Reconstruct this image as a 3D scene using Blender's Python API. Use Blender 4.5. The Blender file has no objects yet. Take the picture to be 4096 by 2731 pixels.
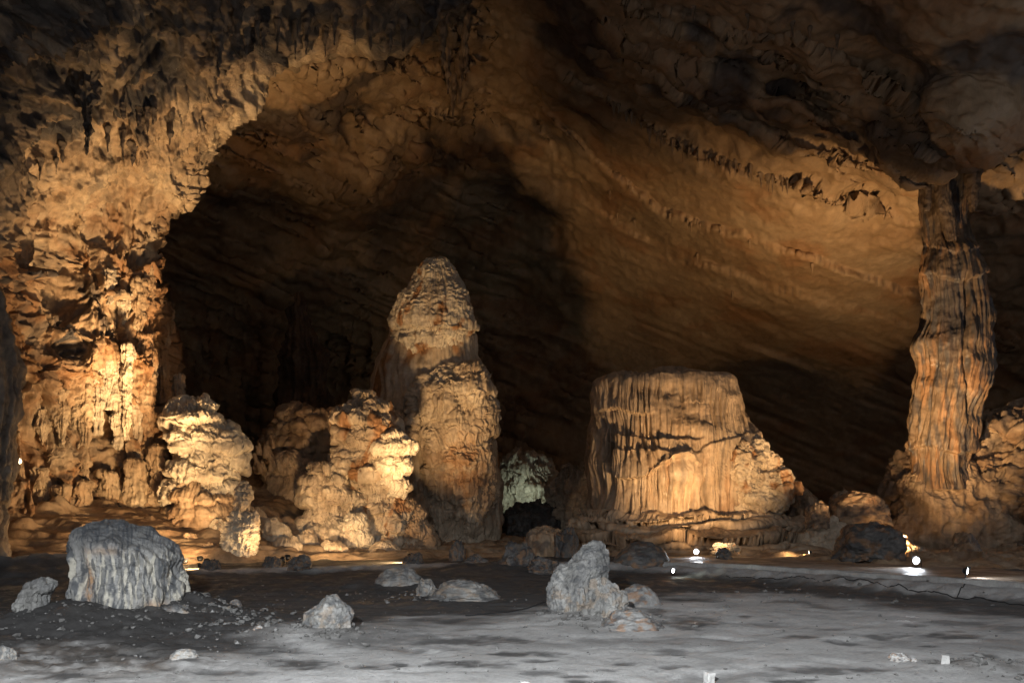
import bpy, math, random
import numpy as np
from mathutils import Vector, Matrix

random.seed(7)
S = bpy.context.scene
np.seterr(over='ignore')
COL = S.collection

# ------------------------------------------------------------------ camera
FPX, HY, CAMH = 3215.0, 2050.0, 2.5          # focal length and horizon row (4096 px wide frame), eye height above the cave floor
cam = bpy.data.cameras.new('camera')
cam.sensor_width = 36.0
cam.lens = 36.0 * FPX / 4096.0
cam.shift_y = (HY - 2731 / 2) / 4096.0
cam.clip_start, cam.clip_end = 0.1, 1000.0
camo = bpy.data.objects.new('camera', cam)
camo.location = (0, 0, CAMH)
camo.rotation_euler = (math.pi / 2, 0, 0)
COL.objects.link(camo)
S.camera = camo

# ------------------------------------------------------------------ world: deep inside a cave, only a trace of cool stray light from the gallery behind
wd = bpy.data.worlds.new('World')
S.world = wd
wd.use_nodes = True
bg = wd.node_tree.nodes['Background']
bg.inputs['Color'].default_value = (0.92, 0.93, 1.0, 1)
bg.inputs['Strength'].default_value = 0.27

# ------------------------------------------------------------------ white flash held beside the camera
fl = bpy.data.lights.new('camera_flash', 'SPOT')
fl.energy = 22000
fl.color = (0.93, 0.97, 1.0)
fl.spot_size = math.radians(46)
fl.spot_blend = 0.9
fl.shadow_soft_size = 0.12
flo = bpy.data.objects.new('camera_flash', fl)
flo.location = (-1.9, -1.0, 5.2)
flo.scale = (2.3, 1.0, 1.0)           # wide, flat flash beam
flo.rotation_euler = Vector((0.06, 1.0, -0.40)).to_track_quat('-Z', 'Y').to_euler()
COL.objects.link(flo)

vs = S.view_settings
vs.view_transform = 'Standard'
vs.look = 'None'
vs.exposure = 0.0
vs.gamma = 1.0
vs.use_curve_mapping = False
S.cycles.use_denoising = True
S.cycles.max_bounces = 4
S.cycles.diffuse_bounces = 3
S.cycles.adaptive_threshold = 0.03
S.cycles.glossy_bounces = 2
S.cycles.sample_clamp_indirect = 4.0
S.cycles.use_light_tree = True

WARM = (1.0, 0.63, 0.295)
WARMER = (1.0, 0.58, 0.25)

# ------------------------------------------------------------------ numpy noise
f32 = np.float32
_G = np.array([[1,1,0],[-1,1,0],[1,-1,0],[-1,-1,0],[1,0,1],[-1,0,1],[1,0,-1],[-1,0,-1],
               [0,1,1],[0,-1,1],[0,1,-1],[0,-1,-1],[1,1,0],[-1,1,0],[0,-1,1],[0,-1,-1]], f32)

_G0, _G1, _G2 = (np.ascontiguousarray(_G[:, i]) for i in range(3))
def _mix(h):
    h = (h ^ (h >> np.uint32(13)))*np.uint32(1274126177)
    return h ^ (h >> np.uint32(16))
def _hash(ix, iy, iz, s):
    ix = np.asarray(ix).astype(np.uint32); iy = np.asarray(iy).astype(np.uint32); iz = np.asarray(iz).astype(np.uint32)
    return _mix(ix*np.uint32(374761393)+iy*np.uint32(668265263)+iz*np.uint32(1440662683)+np.uint32((s*974711) & 0xffffffff))

def perlin(x, y, z, s=0):
    x = np.asarray(x, f32); y = np.asarray(y, f32); z = np.asarray(z, f32)
    flat = z.ndim == 0 or (z.size == 1)
    xi = np.floor(x); yi = np.floor(y); zi = np.floor(z)
    fx = x-xi; fy = y-yi; fz = z-zi
    hx = [(xi.astype(np.int32).astype(np.uint32)+np.uint32(a))*np.uint32(374761393) for a in (0, 1)]
    hy = [(yi.astype(np.int32).astype(np.uint32)+np.uint32(a))*np.uint32(668265263) for a in (0, 1)]
    hz = [(zi.astype(np.int32).astype(np.uint32)+np.uint32(a))*np.uint32(1440662683)+np.uint32((s*974711) & 0xffffffff) for a in (0, 1)]
    u = fx*fx*fx*(fx*(fx*6-15)+10); v = fy*fy*fy*(fy*(fy*6-15)+10); w = fz*fz*fz*(fz*(fz*6-15)+10)
    def c(a, b, d):
        g = _mix(hx[a]+hy[b]+hz[d]) & np.uint32(15)
        return _G0.take(g)*(fx-a)+_G1.take(g)*(fy-b)+_G2.take(g)*(fz-d)
    x00 = c(0, 0, 0); x00 = x00+u*(c(1, 0, 0)-x00)
    x10 = c(0, 1, 0); x10 = x10+u*(c(1, 1, 0)-x10)
    x01 = c(0, 0, 1); x01 = x01+u*(c(1, 0, 1)-x01)
    x11 = c(0, 1, 1); x11 = x11+u*(c(1, 1, 1)-x11)
    x00 = x00+v*(x10-x00); x01 = x01+v*(x11-x01)
    return x00+w*(x01-x00)

def fbm(x, y, z, octv=4, s=0, gain=0.5, ridged=False):
    t = 0; a = 1.0; f = 1.0; tot = 0
    for o in range(octv):
        n = perlin(x*f, y*f, z*f, s+o*17)
        if ridged: n = 1.0 - 2.0*np.abs(n)*1.6
        t = t + a*n; tot += a; a *= gain; f *= 2.03
    return t / tot if ridged else t

def rnd(cu, cv, s):
    return (_hash(cu, cv, np.zeros_like(cu), s) & 0xffff).astype(f32) / 65535.0

def drape(u, v, cw, ch, s=0, fringe=0.14, jit=0.85):
    """union of small mushroom caps: rounded above, sharp fringed lip below. 0..1"""
    u = np.asarray(u, f32); v = np.asarray(v, f32)
    gu = u/cw; gv = v/ch
    fr = fringe*(perlin(u*9.0/cw, v*0.6/ch, s*1.7, s+5) + 0.6*perlin(u*21.0/cw, v*0.6/ch, s*2.3, s+6))
    iu = np.floor(gu).astype(np.int32); iv = np.floor(gv).astype(np.int32)
    res = np.zeros_like(gu)
    for di in (-1, 0, 1):
        for dj in (-1, 0, 1):
            cu = iu+di; cv = iv+dj
            ox = gu-(cu+0.5+(rnd(cu, cv, s)-0.5)*jit)
            oz = gv-(cv+0.5+(rnd(cu, cv, s+1)-0.5)*jit) + fr
            w = 0.42+0.5*rnd(cu, cv, s+2)
            hh = 0.45+0.55*rnd(cu, cv, s+3)
            t = oz/hh
            prof = np.where(t > 0, np.sqrt(np.clip(1-t*t, 0, 1)), sst(-0.28, 0.0, t))
            b = np.sqrt(np.clip(1-(ox/w)**2, 0, 1))*prof*(0.45+0.55*rnd(cu, cv, s+4))
            res = np.maximum(res, b)
    return res

def cells(u, v, s=0):
    """2-D worley: F1, F2"""
    u = np.asarray(u, f32); v = np.asarray(v, f32)
    iu = np.floor(u).astype(np.int32); iv = np.floor(v).astype(np.int32)
    f1 = np.full(u.shape, 9, f32); f2 = f1.copy(); idv = np.zeros_like(f1)
    for di in (-1, 0, 1):
        for dj in (-1, 0, 1):
            cu = iu+di; cv = iv+dj
            dd = (u-(cu+rnd(cu, cv, s)))**2 + (v-(cv+rnd(cu, cv, s+1)))**2
            r = rnd(cu, cv, s+2)
            idv = np.where(dd < f1, r, idv)
            f2 = np.minimum(f2, np.maximum(f1, dd)); f1 = np.minimum(f1, dd)
    return np.sqrt(f1), np.sqrt(f2), idv

def sst(a, b, x):
    t = np.clip((x-a)/(b-a), 0, 1)
    return t*t*(3-2*t)

def gauss(px, py, cx, cy, sx, sy):
    return np.exp(-((px-cx)/sx)**2-((py-cy)/sy)**2)

# ------------------------------------------------------------------ geometry helpers
def W(px, py, d):
    """point at distance d (metres into the cave) seen at frame position px, py of the 4096 px wide photograph"""
    px = np.asarray(px, np.float64); py = np.asarray(py, np.float64); d = np.asarray(d, np.float64)
    px, py, d = np.broadcast_arrays(px, py, d)
    return np.stack([(px-2048.0)/FPX*d, d, CAMH+(HY-py)/FPX*d], -1)

def proj(P):
    d = np.maximum(P[..., 1], 0.5)
    return 2048.0+P[..., 0]/d*FPX, HY-(P[..., 2]-CAMH)/d*FPX

def grid_normals(P, wrap):
    if wrap:
        du = np.roll(P, -1, 1)-np.roll(P, 1, 1)
    else:
        du = np.gradient(P, axis=1)
    dv = np.gradient(P, axis=0)
    n = np.cross(du, dv)
    return n/np.maximum(np.linalg.norm(n, axis=-1, keepdims=True), 1e-9)

def mesh_obj(name, verts, faces, mat, parent=None, smooth=True, attrs=None):
    """faces: (n,4) or (n,3) int array"""
    me = bpy.data.meshes.new(name)
    verts = np.asarray(verts, f32).reshape(-1, 3); faces = np.asarray(faces, np.int32)
    nf, k = faces.shape
    me.vertices.add(len(verts)); me.vertices.foreach_set('co', verts.ravel())
    me.loops.add(nf*k); me.loops.foreach_set('vertex_index', faces.ravel())
    me.polygons.add(nf); me.polygons.foreach_set('loop_start', np.arange(0, nf*k, k, dtype=np.int32))
    me.polygons.foreach_set('use_smooth', np.full(nf, smooth))
    me.update(calc_edges=True)
    for an, av in (attrs or {}).items():
        a = me.attributes.new(an, 'FLOAT', 'POINT')
        a.data.foreach_set('value', np.ascontiguousarray(av, f32).ravel())
    me.materials.append(MAT[mat])
    o = bpy.data.objects.new(name, me)
    COL.objects.link(o)
    if parent is not None: o.parent = parent
    return o

def grid_faces(nr, nc, wrap=False, flip=False):
    i = np.arange(nr*nc).reshape(nr, nc)
    if wrap:
        a = i[:-1]; b = np.roll(i, -1, 1)[:-1]; c = np.roll(i, -1, 1)[1:]; d = i[1:]
    else:
        a = i[:-1, :-1]; b = i[:-1, 1:]; c = i[1:, 1:]; d = i[1:, :-1]
    f = np.stack([a, b, c, d], -1).reshape(-1, 4)
    return f[:, ::-1] if flip else f

def tag(o, label=None, cat=None, group=None, kind=None):
    if label: o['label'] = label
    if cat: o['category'] = cat
    if group: o['group'] = group
    if kind or cat: o['kind'] = kind or 'thing'
    return o

def empty(name, loc=(0, 0, 0)):
    """grouping Empty of a thing; parts keep world coordinates through the parent inverse"""
    o = bpy.data.objects.new(name, None)
    o.location = loc
    o.empty_display_size = 0.2
    COL.objects.link(o)
    return o

def adopt(part, root):
    part.parent = root
    part.matrix_parent_inverse = Matrix.Translation(root.location).inverted()
    return part

class Ctx: pass

def loft(name, rows, d, mat, ratio=0.85, nu=220, nv=220, steps=(), parent=None, sq=2.0, shear=0.0, foot=True,
         dy=0.0, smooth_k=3, attrs=None, tilt=0.0):
    """rows: (py, left px, right px) from bottom to top, at distance d -> closed solid with its own depth"""
    rows = np.array(rows, float)
    L = W(rows[:, 1], rows[:, 0], d); R = W(rows[:, 2], rows[:, 0], d)
    z = L[:, 2]; xl = L[:, 0]; xr = R[:, 0]
    if foot and z[0] > -0.35:
        z = np.r_[-0.45, z]; xl = np.r_[xl[0]-0.1, xl]; xr = np.r_[xr[0]+0.1, xr]
    # close the top
    xm = 0.5*(xl[-1]+xr[-1]); hw = 0.5*(xr[-1]-xl[-1])
    for q, dz in ((0.75, 0.10), (0.45, 0.17), (0.0, 0.20)):
        z = np.r_[z, z[len(rows)-1+(1 if len(z) > len(rows) and foot and z[0] == -0.45 else 0)]+0] if False else np.r_[z, rows_top(rows, d)+dz*min(hw, 1.2)]
        xl = np.r_[xl, xm-hw*q]; xr = np.r_[xr, xm+hw*q]
    xc = 0.5*(xl+xr); rx = 0.5*(xr-xl)
    seg = np.hypot(np.diff(z), np.maximum(np.abs(np.diff(xl)), np.abs(np.diff(xr))))
    t = np.r_[0, np.cumsum(seg)]; tt = np.linspace(0, t[-1], nv)
    def rs(a):
        a = np.interp(tt, t, a)
        if smooth_k > 1:
            k = smooth_k*2+1
            w = np.hanning(k+2)[1:-1]; w /= w.sum()
            a = np.convolve(np.r_[np.full(k//2, a[0]), a, np.full(k//2, a[-1])], w, 'valid')
        return a
    z = rs(z); xc = rs(xc); rx = np.maximum(rs(rx), 0.0); rx[-1] = 0.0
    th = np.linspace(0, 2*np.pi, nu, endpoint=False) + np.pi/2      # seam at the back
    ct, st = np.cos(th), np.sin(th)
    e = 2.0/sq
    cx = np.sign(ct)*np.abs(ct)**e; sy = np.sign(st)*np.abs(st)**e
    P = np.empty((nv, nu, 3))
    P[..., 0] = xc[:, None]+rx[:, None]*cx[None]
    P[..., 1] = d+dy*(z[:, None]-z[0])+ratio*rx[:, None]*sy[None]
    P[..., 2] = z[:, None]
    zt = np.clip(z/max(z.max(), 0.1), 0, 1)
    P[..., 2] += shear*(P[..., 1]-d)*zt[:, None]+tilt*(P[..., 0]-xc.mean())*zt[:, None]**2
    rm = max(rx.mean(), 0.05)
    c = Ctx()
    c.u = np.broadcast_to(((th-np.pi/2)*rm)[None], (nv, nu)); c.th = np.broadcast_to(th[None], (nv, nu)); c.z = P[..., 2].copy(); c.rm = rm; c.rx = rx
    c.P0 = P.copy()
    c.px, c.py = proj(P)
    fade = np.clip(rx/ (0.25*rx.max()+1e-6), 0, 1)[:, None]
    c.a = {}
    for kk, fn in enumerate(steps):
        if kk < 2: N = grid_normals(P, True)
        out = np.stack([P[..., 0]-xc[:, None], (P[..., 1]-d), 0.3*(P[..., 2]-z.mean())], -1)
        if (N*out).sum() < 0: N = -N
        c.P = P; c.N = N
        P = P + N*(fn(c)*(0.25+0.75*fade))[..., None]
    P[-1] = P[-1].mean(0)
    at = attrs(c) if attrs else None
    o = mesh_obj(name, P, grid_faces(nv, nu, True), mat, None, True, at)
    if parent is not None: adopt(o, parent)
    return o

def rows_top(rows, d):
    return CAMH+(HY-rows[-1, 0])/FPX*d

# displacement steps ------------------------------------------------
def st_big(amp, sc, s=0):
    return lambda c: amp*fbm(c.P[..., 0]/sc, c.P[..., 1]/sc, c.P[..., 2]/sc, 3, s)
def st_rough(amp, sc, s=0, octv=4):
    return lambda c: amp*fbm(c.P[..., 0]/sc, c.P[..., 1]/sc, c.P[..., 2]/sc, octv, s, 0.55)
def st_drape(amp, cw, ch, s=0, fringe=0.14, mask=None):
    def f(c):
        wob = 0.35*cw*perlin(c.u/(cw*2), c.z/(ch*2), 3.3, s+40)
        r = amp*drape(c.u+wob, c.z+0.5*wob, cw, ch, s, fringe)
        return r*mask(c) if mask else r
    return f
def st_flute(amp, w, tall=8.0, s=0, mask=None, sharp=1.6):
    def f(c):
        u = c.u+0.25*w*perlin(c.u/(w*3), c.z/(w*6), 1.1, s+9)
        n = perlin(u/w, c.z/(w*tall), 0.5, s)+0.5*perlin(u*2.1/w, c.z/(w*tall*0.8), 2.5, s+1)
        r = -amp*np.exp(-(n*sharp*2)**2)*1.0 + amp*0.35*n
        return r*mask(c) if mask else r
    return f
def st_ledge(amp, per, s=0, wob=0.4, lip=0.10, fr=0.10):
    """stacked flowstone tiers with overhanging lips"""
    def f(c):
        zz = c.z+wob*per*fbm(c.P0[..., 0]/(per*3), c.P0[..., 1]/(per*3), c.z/(per*4), 2, s)+fr*per*perlin(c.u/(per*0.14), 0.0, c.z/per*0.3, s+3)
        t = zz/per; k = np.floor(t); q = t-k
        a = 0.4+0.6*rnd(k.astype(np.int32), np.zeros_like(k, np.int32), s+7)
        e = 0.3
        prof = np.where(q > e, np.sqrt(np.clip(1-((q-e)/(1-e))**2, 0, 1)), np.clip(1+(q-e)/lip, 0, 1))
        return amp*a*prof
    return f
def st_cr(amp, s):
    '''patches of small fringed crust, absent elsewhere'''
    def f(c):
        m = sst(-0.05, 0.3, fbm(c.P0[..., 0]/1.1, c.P0[..., 1]/1.1, c.z/1.4, 2, s+60))
        return amp*m*drape(c.u+0.1*perlin(c.u/0.3, c.z/0.3, 0, s+61), c.z, 0.3, 0.24, s, 0.3)
    return f
def st_cells(amp, sc, s=0):
    def f(c):
        f1, f2, i = cells(c.u/sc, c.z/sc, s)
        return amp*(np.sqrt(np.clip(1-f1*f1*1.3, 0, 1))-0.5)
    return f
def at_patch(sc=1.2, s=0, bias=0.0):
    def f(c):
        n = fbm(c.P0[..., 0]/sc, c.P0[..., 1]/sc, c.P0[..., 2]/(sc*2.2), 4, s)
        return {'rust': sst(0.05, 0.4, n+bias)}
    return f

# ------------------------------------------------------------------ materials
MAT = {}
def rock_mat(name, c1, c2, c3, sc=0.6, streak=0.35, fine=9.0, bump=0.5, bdist=0.05, rough=0.82, rust=(0.26, 0.135, 0.062), stain_shade=(0.035, 0.035, 0.04), spec=0.4):
    m = bpy.data.materials.new(name); m.use_nodes = True
    nt = m.node_tree; nd = nt.nodes; lk = nt.links
    b = nd['Principled BSDF']
    b.inputs['Roughness'].default_value = rough
    b.inputs['Specular IOR Level'].default_value = spec
    geo = nd.new('ShaderNodeNewGeometry')
    def noise(scale, detail, mapsc=(1, 1, 1), rough=0.6, off=0.0):
        mp = nd.new('ShaderNodeMapping'); mp.inputs['Scale'].default_value = mapsc; mp.inputs['Location'].default_value = (off, off*0.7, off*1.3)
        lk.new(geo.outputs['Position'], mp.inputs['Vector'])
        n = nd.new('ShaderNodeTexNoise'); n.inputs['Scale'].default_value = scale; n.inputs['Detail'].default_value = detail
        n.inputs['Roughness'].default_value = rough
        lk.new(mp.outputs[0], n.inputs['Vector'])
        return n.outputs['Fac']
    def ramp(fac, stops):
        r = nd.new('ShaderNodeValToRGB'); el = r.color_ramp.elements
        while len(el) < len(stops): el.new(0.5)
        for e, (p, cc) in zip(el, stops):
            e.position = p; e.color = (*cc, 1) if len(cc) == 3 else cc
        lk.new(fac, r.inputs[0]); return r.outputs[0]
    def mix(fac, a, bb, mode='MIX'):
        x = nd.new('ShaderNodeMix'); x.data_type = 'RGBA'; x.blend_type = mode
        for key, val in ((0, fac), (6, a), (7, bb)):
            if hasattr(val, 'is_output'): lk.new(val, x.inputs[key])
            elif key == 0: x.inputs[0].default_value = val
            else: x.inputs[key].default_value = (*val, 1)
        return x.outputs[2]
    base = ramp(noise(sc, 6, (1, 1, 0.8), 0.65), [(0.30, c1), (0.5, c2), (0.70, c3)])
    stf = ramp(noise(2.4, 5, (1, 1, 0.10), 0.6, 5.0), [(0.38, (0.45,)*3), (0.62, (1.12,)*3)])
    col = mix(streak, base, stf, 'MULTIPLY')
    gr = ramp(noise(fine, 6, (1, 1, 1), 0.7, 11.0), [(0.3, (0.62,)*3), (0.7, (1.2,)*3)])
    col = mix(0.6, col, gr, 'MULTIPLY')
    for an, cc in (('rust', rust), ('ochre', (0.34, 0.19, 0.085)), ('stain_shade', stain_shade)):  # dark channel: real stains, plus shade painted on floor, wall and ceiling
        a = nd.new('ShaderNodeAttribute'); a.attribute_name = an
        col = mix(a.outputs['Fac'], col, mix(0.45, cc, gr, 'MULTIPLY'))
    lk.new(col, b.inputs['Base Color'])
    rr = nd.new('ShaderNodeMapRange'); rr.inputs[1].default_value = 0.35; rr.inputs[2].default_value = 0.65
    rr.inputs[3].default_value = max(0.28, rough-0.52); rr.inputs[4].default_value = min(1.0, rough+0.12)
    lk.new(noise(1.1, 5, (1, 1, 0.5), 0.6, 21.0), rr.inputs[0]); lk.new(rr.outputs[0], b.inputs['Roughness'])
    h1 = noise(fine, 7, (1, 1, 0.6), 0.7, 3.0)
    bp = nd.new('ShaderNodeBump'); bp.inputs['Strength'].default_value = bump; bp.inputs['Distance'].default_value = bdist
    lk.new(h1, bp.inputs['Height'])
    b2 = nd.new('ShaderNodeBump'); b2.inputs['Strength'].default_value = bump*0.8; b2.inputs['Distance'].default_value = bdist*0.4
    lk.new(noise(fine*3.3, 4, (1, 1, 0.35), 0.7, 8.0), b2.inputs['Height']); lk.new(bp.outputs[0], b2.inputs['Normal'])
    lk.new(b2.outputs[0], b.inputs['Normal'])
    MAT[name] = m
    return m

def plain_mat(name, col, rough=0.5, metal=0.0, emit=None, es=0.0):
    m = bpy.data.materials.new(name); m.use_nodes = True
    nt = m.node_tree; b = nt.nodes['Principled BSDF']
    b.inputs['Roughness'].default_value = rough; b.inputs['Metallic'].default_value = metal
    n = nt.nodes.new('ShaderNodeTexNoise'); n.inputs['Scale'].default_value = 40; n.inputs['Detail'].default_value = 4
    r = nt.nodes.new('ShaderNodeValToRGB')
    r.color_ramp.elements[0].color = (*[v*0.7 for v in col], 1); r.color_ramp.elements[1].color = (*[min(1, v*1.2) for v in col], 1)
    nt.links.new(n.outputs['Fac'], r.inputs[0]); nt.links.new(r.outputs[0], b.inputs['Base Color'])
    if emit:
        b.inputs['Emission Color'].default_value = (*emit, 1); b.inputs['Emission Strength'].default_value = es
    MAT[name] = m

rock_mat('flowstone', (0.30, 0.22, 0.15), (0.46, 0.37, 0.27), (0.56, 0.48, 0.37), sc=0.5, streak=0.45, fine=5, bump=0.6, bdist=0.08)
rock_mat('flowstone_pale', (0.40, 0.32, 0.24), (0.52, 0.45, 0.35), (0.62, 0.56, 0.45), sc=0.7, streak=0.35, fine=6, bump=0.6, bdist=0.07)
rock_mat('flowstone_smooth', (0.30, 0.21, 0.135), (0.42, 0.31, 0.21), (0.50, 0.39, 0.28), sc=0.4, streak=0.55, fine=4, bump=0.35, bdist=0.06)
rock_mat('flowstone_brown', (0.20, 0.12, 0.07), (0.33, 0.23, 0.145), (0.42, 0.32, 0.22), sc=0.5, streak=0.5, fine=4, bump=0.6, bdist=0.09)
rock_mat('wall_rock', (0.30, 0.20, 0.12), (0.44, 0.33, 0.22), (0.56, 0.46, 0.33), sc=0.35, streak=0.55, fine=3.2, bump=0.8, bdist=0.14)
rock_mat('vault_rock', (0.24, 0.145, 0.075), (0.33, 0.22, 0.125), (0.40, 0.285, 0.175), sc=0.16, streak=0.15, fine=1.6, bump=0.55, bdist=0.22, rust=(0.27, 0.135, 0.06))
rock_mat('grey_rock', (0.12, 0.12, 0.122), (0.235, 0.231, 0.22), (0.36, 0.352, 0.33), sc=1.6, streak=0.75, fine=14, bump=0.7, bdist=0.03, stain_shade=(0.06, 0.064, 0.07), rust=(0.26, 0.20, 0.145))
rock_mat('stump_rock', (0.13, 0.13, 0.132), (0.22, 0.217, 0.208), (0.31, 0.304, 0.287), sc=1.3, streak=0.7, fine=13, bump=0.7, bdist=0.03, stain_shade=(0.055, 0.06, 0.068), rust=(0.46, 0.43, 0.36))
rock_mat('column_rock', (0.06, 0.038, 0.023), (0.12, 0.08, 0.05), (0.18, 0.128, 0.085), sc=0.6, streak=0.6, fine=5, bump=0.6, bdist=0.07)
rock_mat('dark_rock', (0.05, 0.047, 0.045), (0.09, 0.085, 0.08), (0.17, 0.16, 0.15), sc=1.5, streak=0.4, fine=10, bump=0.8, bdist=0.05)
rock_mat('pale_stone', (0.28, 0.275, 0.265), (0.40, 0.395, 0.38), (0.50, 0.49, 0.475), sc=4, streak=0.2, fine=30, bump=0.5, bdist=0.01)
rock_mat('floor_soil', (0.33, 0.325, 0.315), (0.42, 0.415, 0.405), (0.50, 0.495, 0.485), sc=0.8, streak=0.0, fine=13, bump=0.8, bdist=0.025, rough=0.9, rust=(0.085, 0.07, 0.058), stain_shade=(0.042, 0.041, 0.041), spec=0.2)
rock_mat('mound_soil', (0.15, 0.147, 0.142), (0.22, 0.217, 0.21), (0.29, 0.286, 0.278), sc=2.0, streak=0.1, fine=14, bump=0.6, bdist=0.03)
rock_mat('dirt_stone', (0.07, 0.067, 0.063), (0.12, 0.117, 0.112), (0.2, 0.196, 0.19), sc=5.0, streak=0.0, fine=30, bump=0.4, bdist=0.01)
rock_mat('path_dirt', (0.13, 0.09, 0.065), (0.20, 0.15, 0.11), (0.27, 0.205, 0.15), sc=0.7, streak=0.0, fine=9, bump=0.3, bdist=0.02)
rock_mat('concrete', (0.20, 0.196, 0.19), (0.29, 0.285, 0.275), (0.37, 0.365, 0.35), sc=1.2, streak=0.35, fine=16, bump=0.5, bdist=0.02)
plain_mat('black_metal', (0.02, 0.02, 0.022), 0.45, 0.6)
plain_mat('cable_rubber', (0.012, 0.012, 0.013), 0.6)
plain_mat('lens_white', (0.8, 0.8, 0.8), 0.2, 0, (0.93, 0.96, 1.0), 14.0)
plain_mat('lens_warm', (0.8, 0.8, 0.8), 0.2, 0, (1.0, 0.80, 0.5), 14.0)

# ------------------------------------------------------------------ thin plate interpolation of distances
def tps(ctrl, X, Y):
    c = np.array(ctrl, float); sc = 1000.0
    p = c[:, :2]/sc
    def K(r2): return np.where(r2 > 0, r2*np.log(np.maximum(r2, 1e-12)), 0)
    n = len(c)
    A = np.zeros((n+3, n+3))
    A[:n, :n] = K(((p[:, None]-p[None])**2).sum(-1))+np.eye(n)*0.02
    A[:n, n] = 1; A[:n, n+1:] = p; A[n, :n] = 1; A[n+1:, :n] = p.T
    w = np.linalg.solve(A, np.r_[c[:, 2], 0, 0, 0])
    x = X/sc; y = Y/sc
    out = w[n]+w[n+1]*x+w[n+2]*y
    for i in range(n):
        out = out+w[i]*K((x-p[i, 0])**2+(y-p[i, 1])**2)
    return out

# ================================================================== THE CAVE SHELL
def build_vault():
    nr, nc = 470, 780
    X, Y = np.meshgrid(np.linspace(-700, 5000, nc), np.linspace(2260, -800, nr))
    ctrl = [(1800, -800, 26), (1800, 0, 50), (1800, 400, 64), (1800, 800, 79), (1800, 1500, 93), (1800, 2200, 96),
            (2500, -800, 24), (2500, 0, 42), (2500, 400, 52), (2500, 800, 68), (2500, 1300, 84), (2500, 1800, 92), (2500, 2200, 92),
            (3200, -800, 24), (3200, 0, 38), (3200, 500, 47), (3200, 900, 57), (3200, 1200, 68), (3200, 1500, 80), (3200, 1900, 86), (3200, 2200, 86),
            (4096, -800, 22), (4096, 0, 33), (4096, 500, 41), (4096, 900, 56), (4096, 1300, 68), (4096, 1900, 74), (4096, 2200, 74),
            (5000, -800, 20), (5000, 200, 33), (5000, 1200, 48), (5000, 2200, 50),
            (1300, 100, 50), (1300, 400, 58), (1300, 800, 72), (1300, 1200, 84), (1300, 1700, 92), (1300, 2200, 92),
            (700, 0, 46), (700, 600, 62), (700, 1100, 76), (700, 1700, 80), (700, 2200, 80),
            (-700, -800, 24), (-700, 600, 46), (-700, 2200, 50)]
    D = tps(ctrl, X, Y)
    wob = 22*perlin(X/170, Y/170, 0.3, 3)+9*perlin(X/45, Y/60, 0.7, 4)
    drip = 16*perlin(X/16, 0*Y, 1.3, 5)+10*perlin(X/7, 0*Y, 2.3, 6)
    def line(pts):
        p = np.array(pts, float)
        return np.interp(X, p[:, 0], p[:, 1])
    def win(a, b, s=120):
        return sst(a-s, a+s, X)*(1-sst(b-s, b+s, X))
    # strata ledges running down to the right
    L = [([(1900, 250), (2180, 430), (2400, 640), (2560, 760), (2750, 850), (3000, 930), (3350, 1050), (3640, 1150), (4100, 1300)], 2.6, 150, 2150, 3900, 1.0),
         ([(2100, 120), (2300, 290), (2480, 430), (2640, 540), (2900, 640), (3150, 720), (3400, 800), (3700, 900)], 2.2, 170, 2250, 3650, 1.6),
         ([(2000, 0), (2350, 150), (2650, 250), (2900, 400), (3100, 520), (3350, 620), (3600, 690), (4100, 800)], 1.9, 170, 2350, 3700, 0.25),
         ([(1850, 140), (2000, 330), (2120, 440), (2200, 600), (2330, 720), (2480, 900), (2700, 1010), (3100, 1130)], 0.8, 160, 1950, 2950, 0.8),
         ([(1800, 560), (2100, 660), (2300, 760), (2600, 960), (3000, 1110), (3640, 1280)], 1.0, 120, 2100, 3700, 0.7),
         ([(2200, -200), (2600, 20), (2900, 60), (3200, 110), (3450, 250), (3700, 420), (3900, 540), (4100, 640)], 1.8, 260, 2500, 4300, 0.7),
         ([(1250, 300), (1400, 560), (1500, 760), (1560, 700), (1680, 500), (1760, 300)], 2.6, 300, 1280, 1760, 0.8),
         ([(1000, 200), (1200, 440), (1400, 700), (1500, 820)], 1.0, 200, 900, 1500, 0.5)]
    off = np.zeros_like(X); strip = np.zeros_like(X)
    serr = 0.8*perlin(X/14, Y/160, 0.1, 11)+0.5*perlin(X/6.5, Y/120, 0.6, 12)
    for pts, A, fall, a, b, dr in L:
        s0 = Y-(line(pts)+wob)                    # lip without drips
        A = A*np.clip(0.75+0.9*perlin(X/210, 0*Y, A*3.1, 13), 0.15, 1.5)
        wdt = np.clip(34+16*perlin(X/90, 0*Y, A.mean()*2.3, 14)+dr*drip, 12, 90)      # height of the broken face, drips along its lower edge
        t = np.clip(s0/wdt, 0, 1)
        q = np.where(s0 < 0, 0.5*np.exp(np.minimum(s0, 0)/fall), np.where(s0 < wdt, 0.5-t, -0.5*np.exp(-np.maximum(s0-wdt, 0)/fall)))
        bs = sst(-3, 5, s0)*(1-sst(-4, 6, s0-wdt))*win(a, b)
        off += 0.6*A*q*win(a, b)+0.16*bs*serr; strip = np.maximum(strip, bs)
    D = D+off
    # bedding grooves on the smooth slab, along the slope of the strata
    s1 = (Y-0.40*X)
    bed = fbm(X/900, s1/34.0, 0.2, 3, 21)
    bandmask = sst(1750, 2300, X)*sst(600, 1000, Y-0.25*(X-2300))
    fine = fbm(X/420, s1/11.0, 0.7, 2, 23)
    bv = sst(-0.15, 0.35, fbm(X/330, Y/150, 0.2, 2, 27))
    D = D+bandmask*(0.34*bv*bed+0.07*fine)+0.25*bandmask*fbm(X/160, s1/60, 0.9, 3, 28)
    # broken chunky layer upper right
    m = np.exp(-((Y-(130+0.42*(X-2500)))/170.0)**2)*win(2400, 4100, 150)
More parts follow.
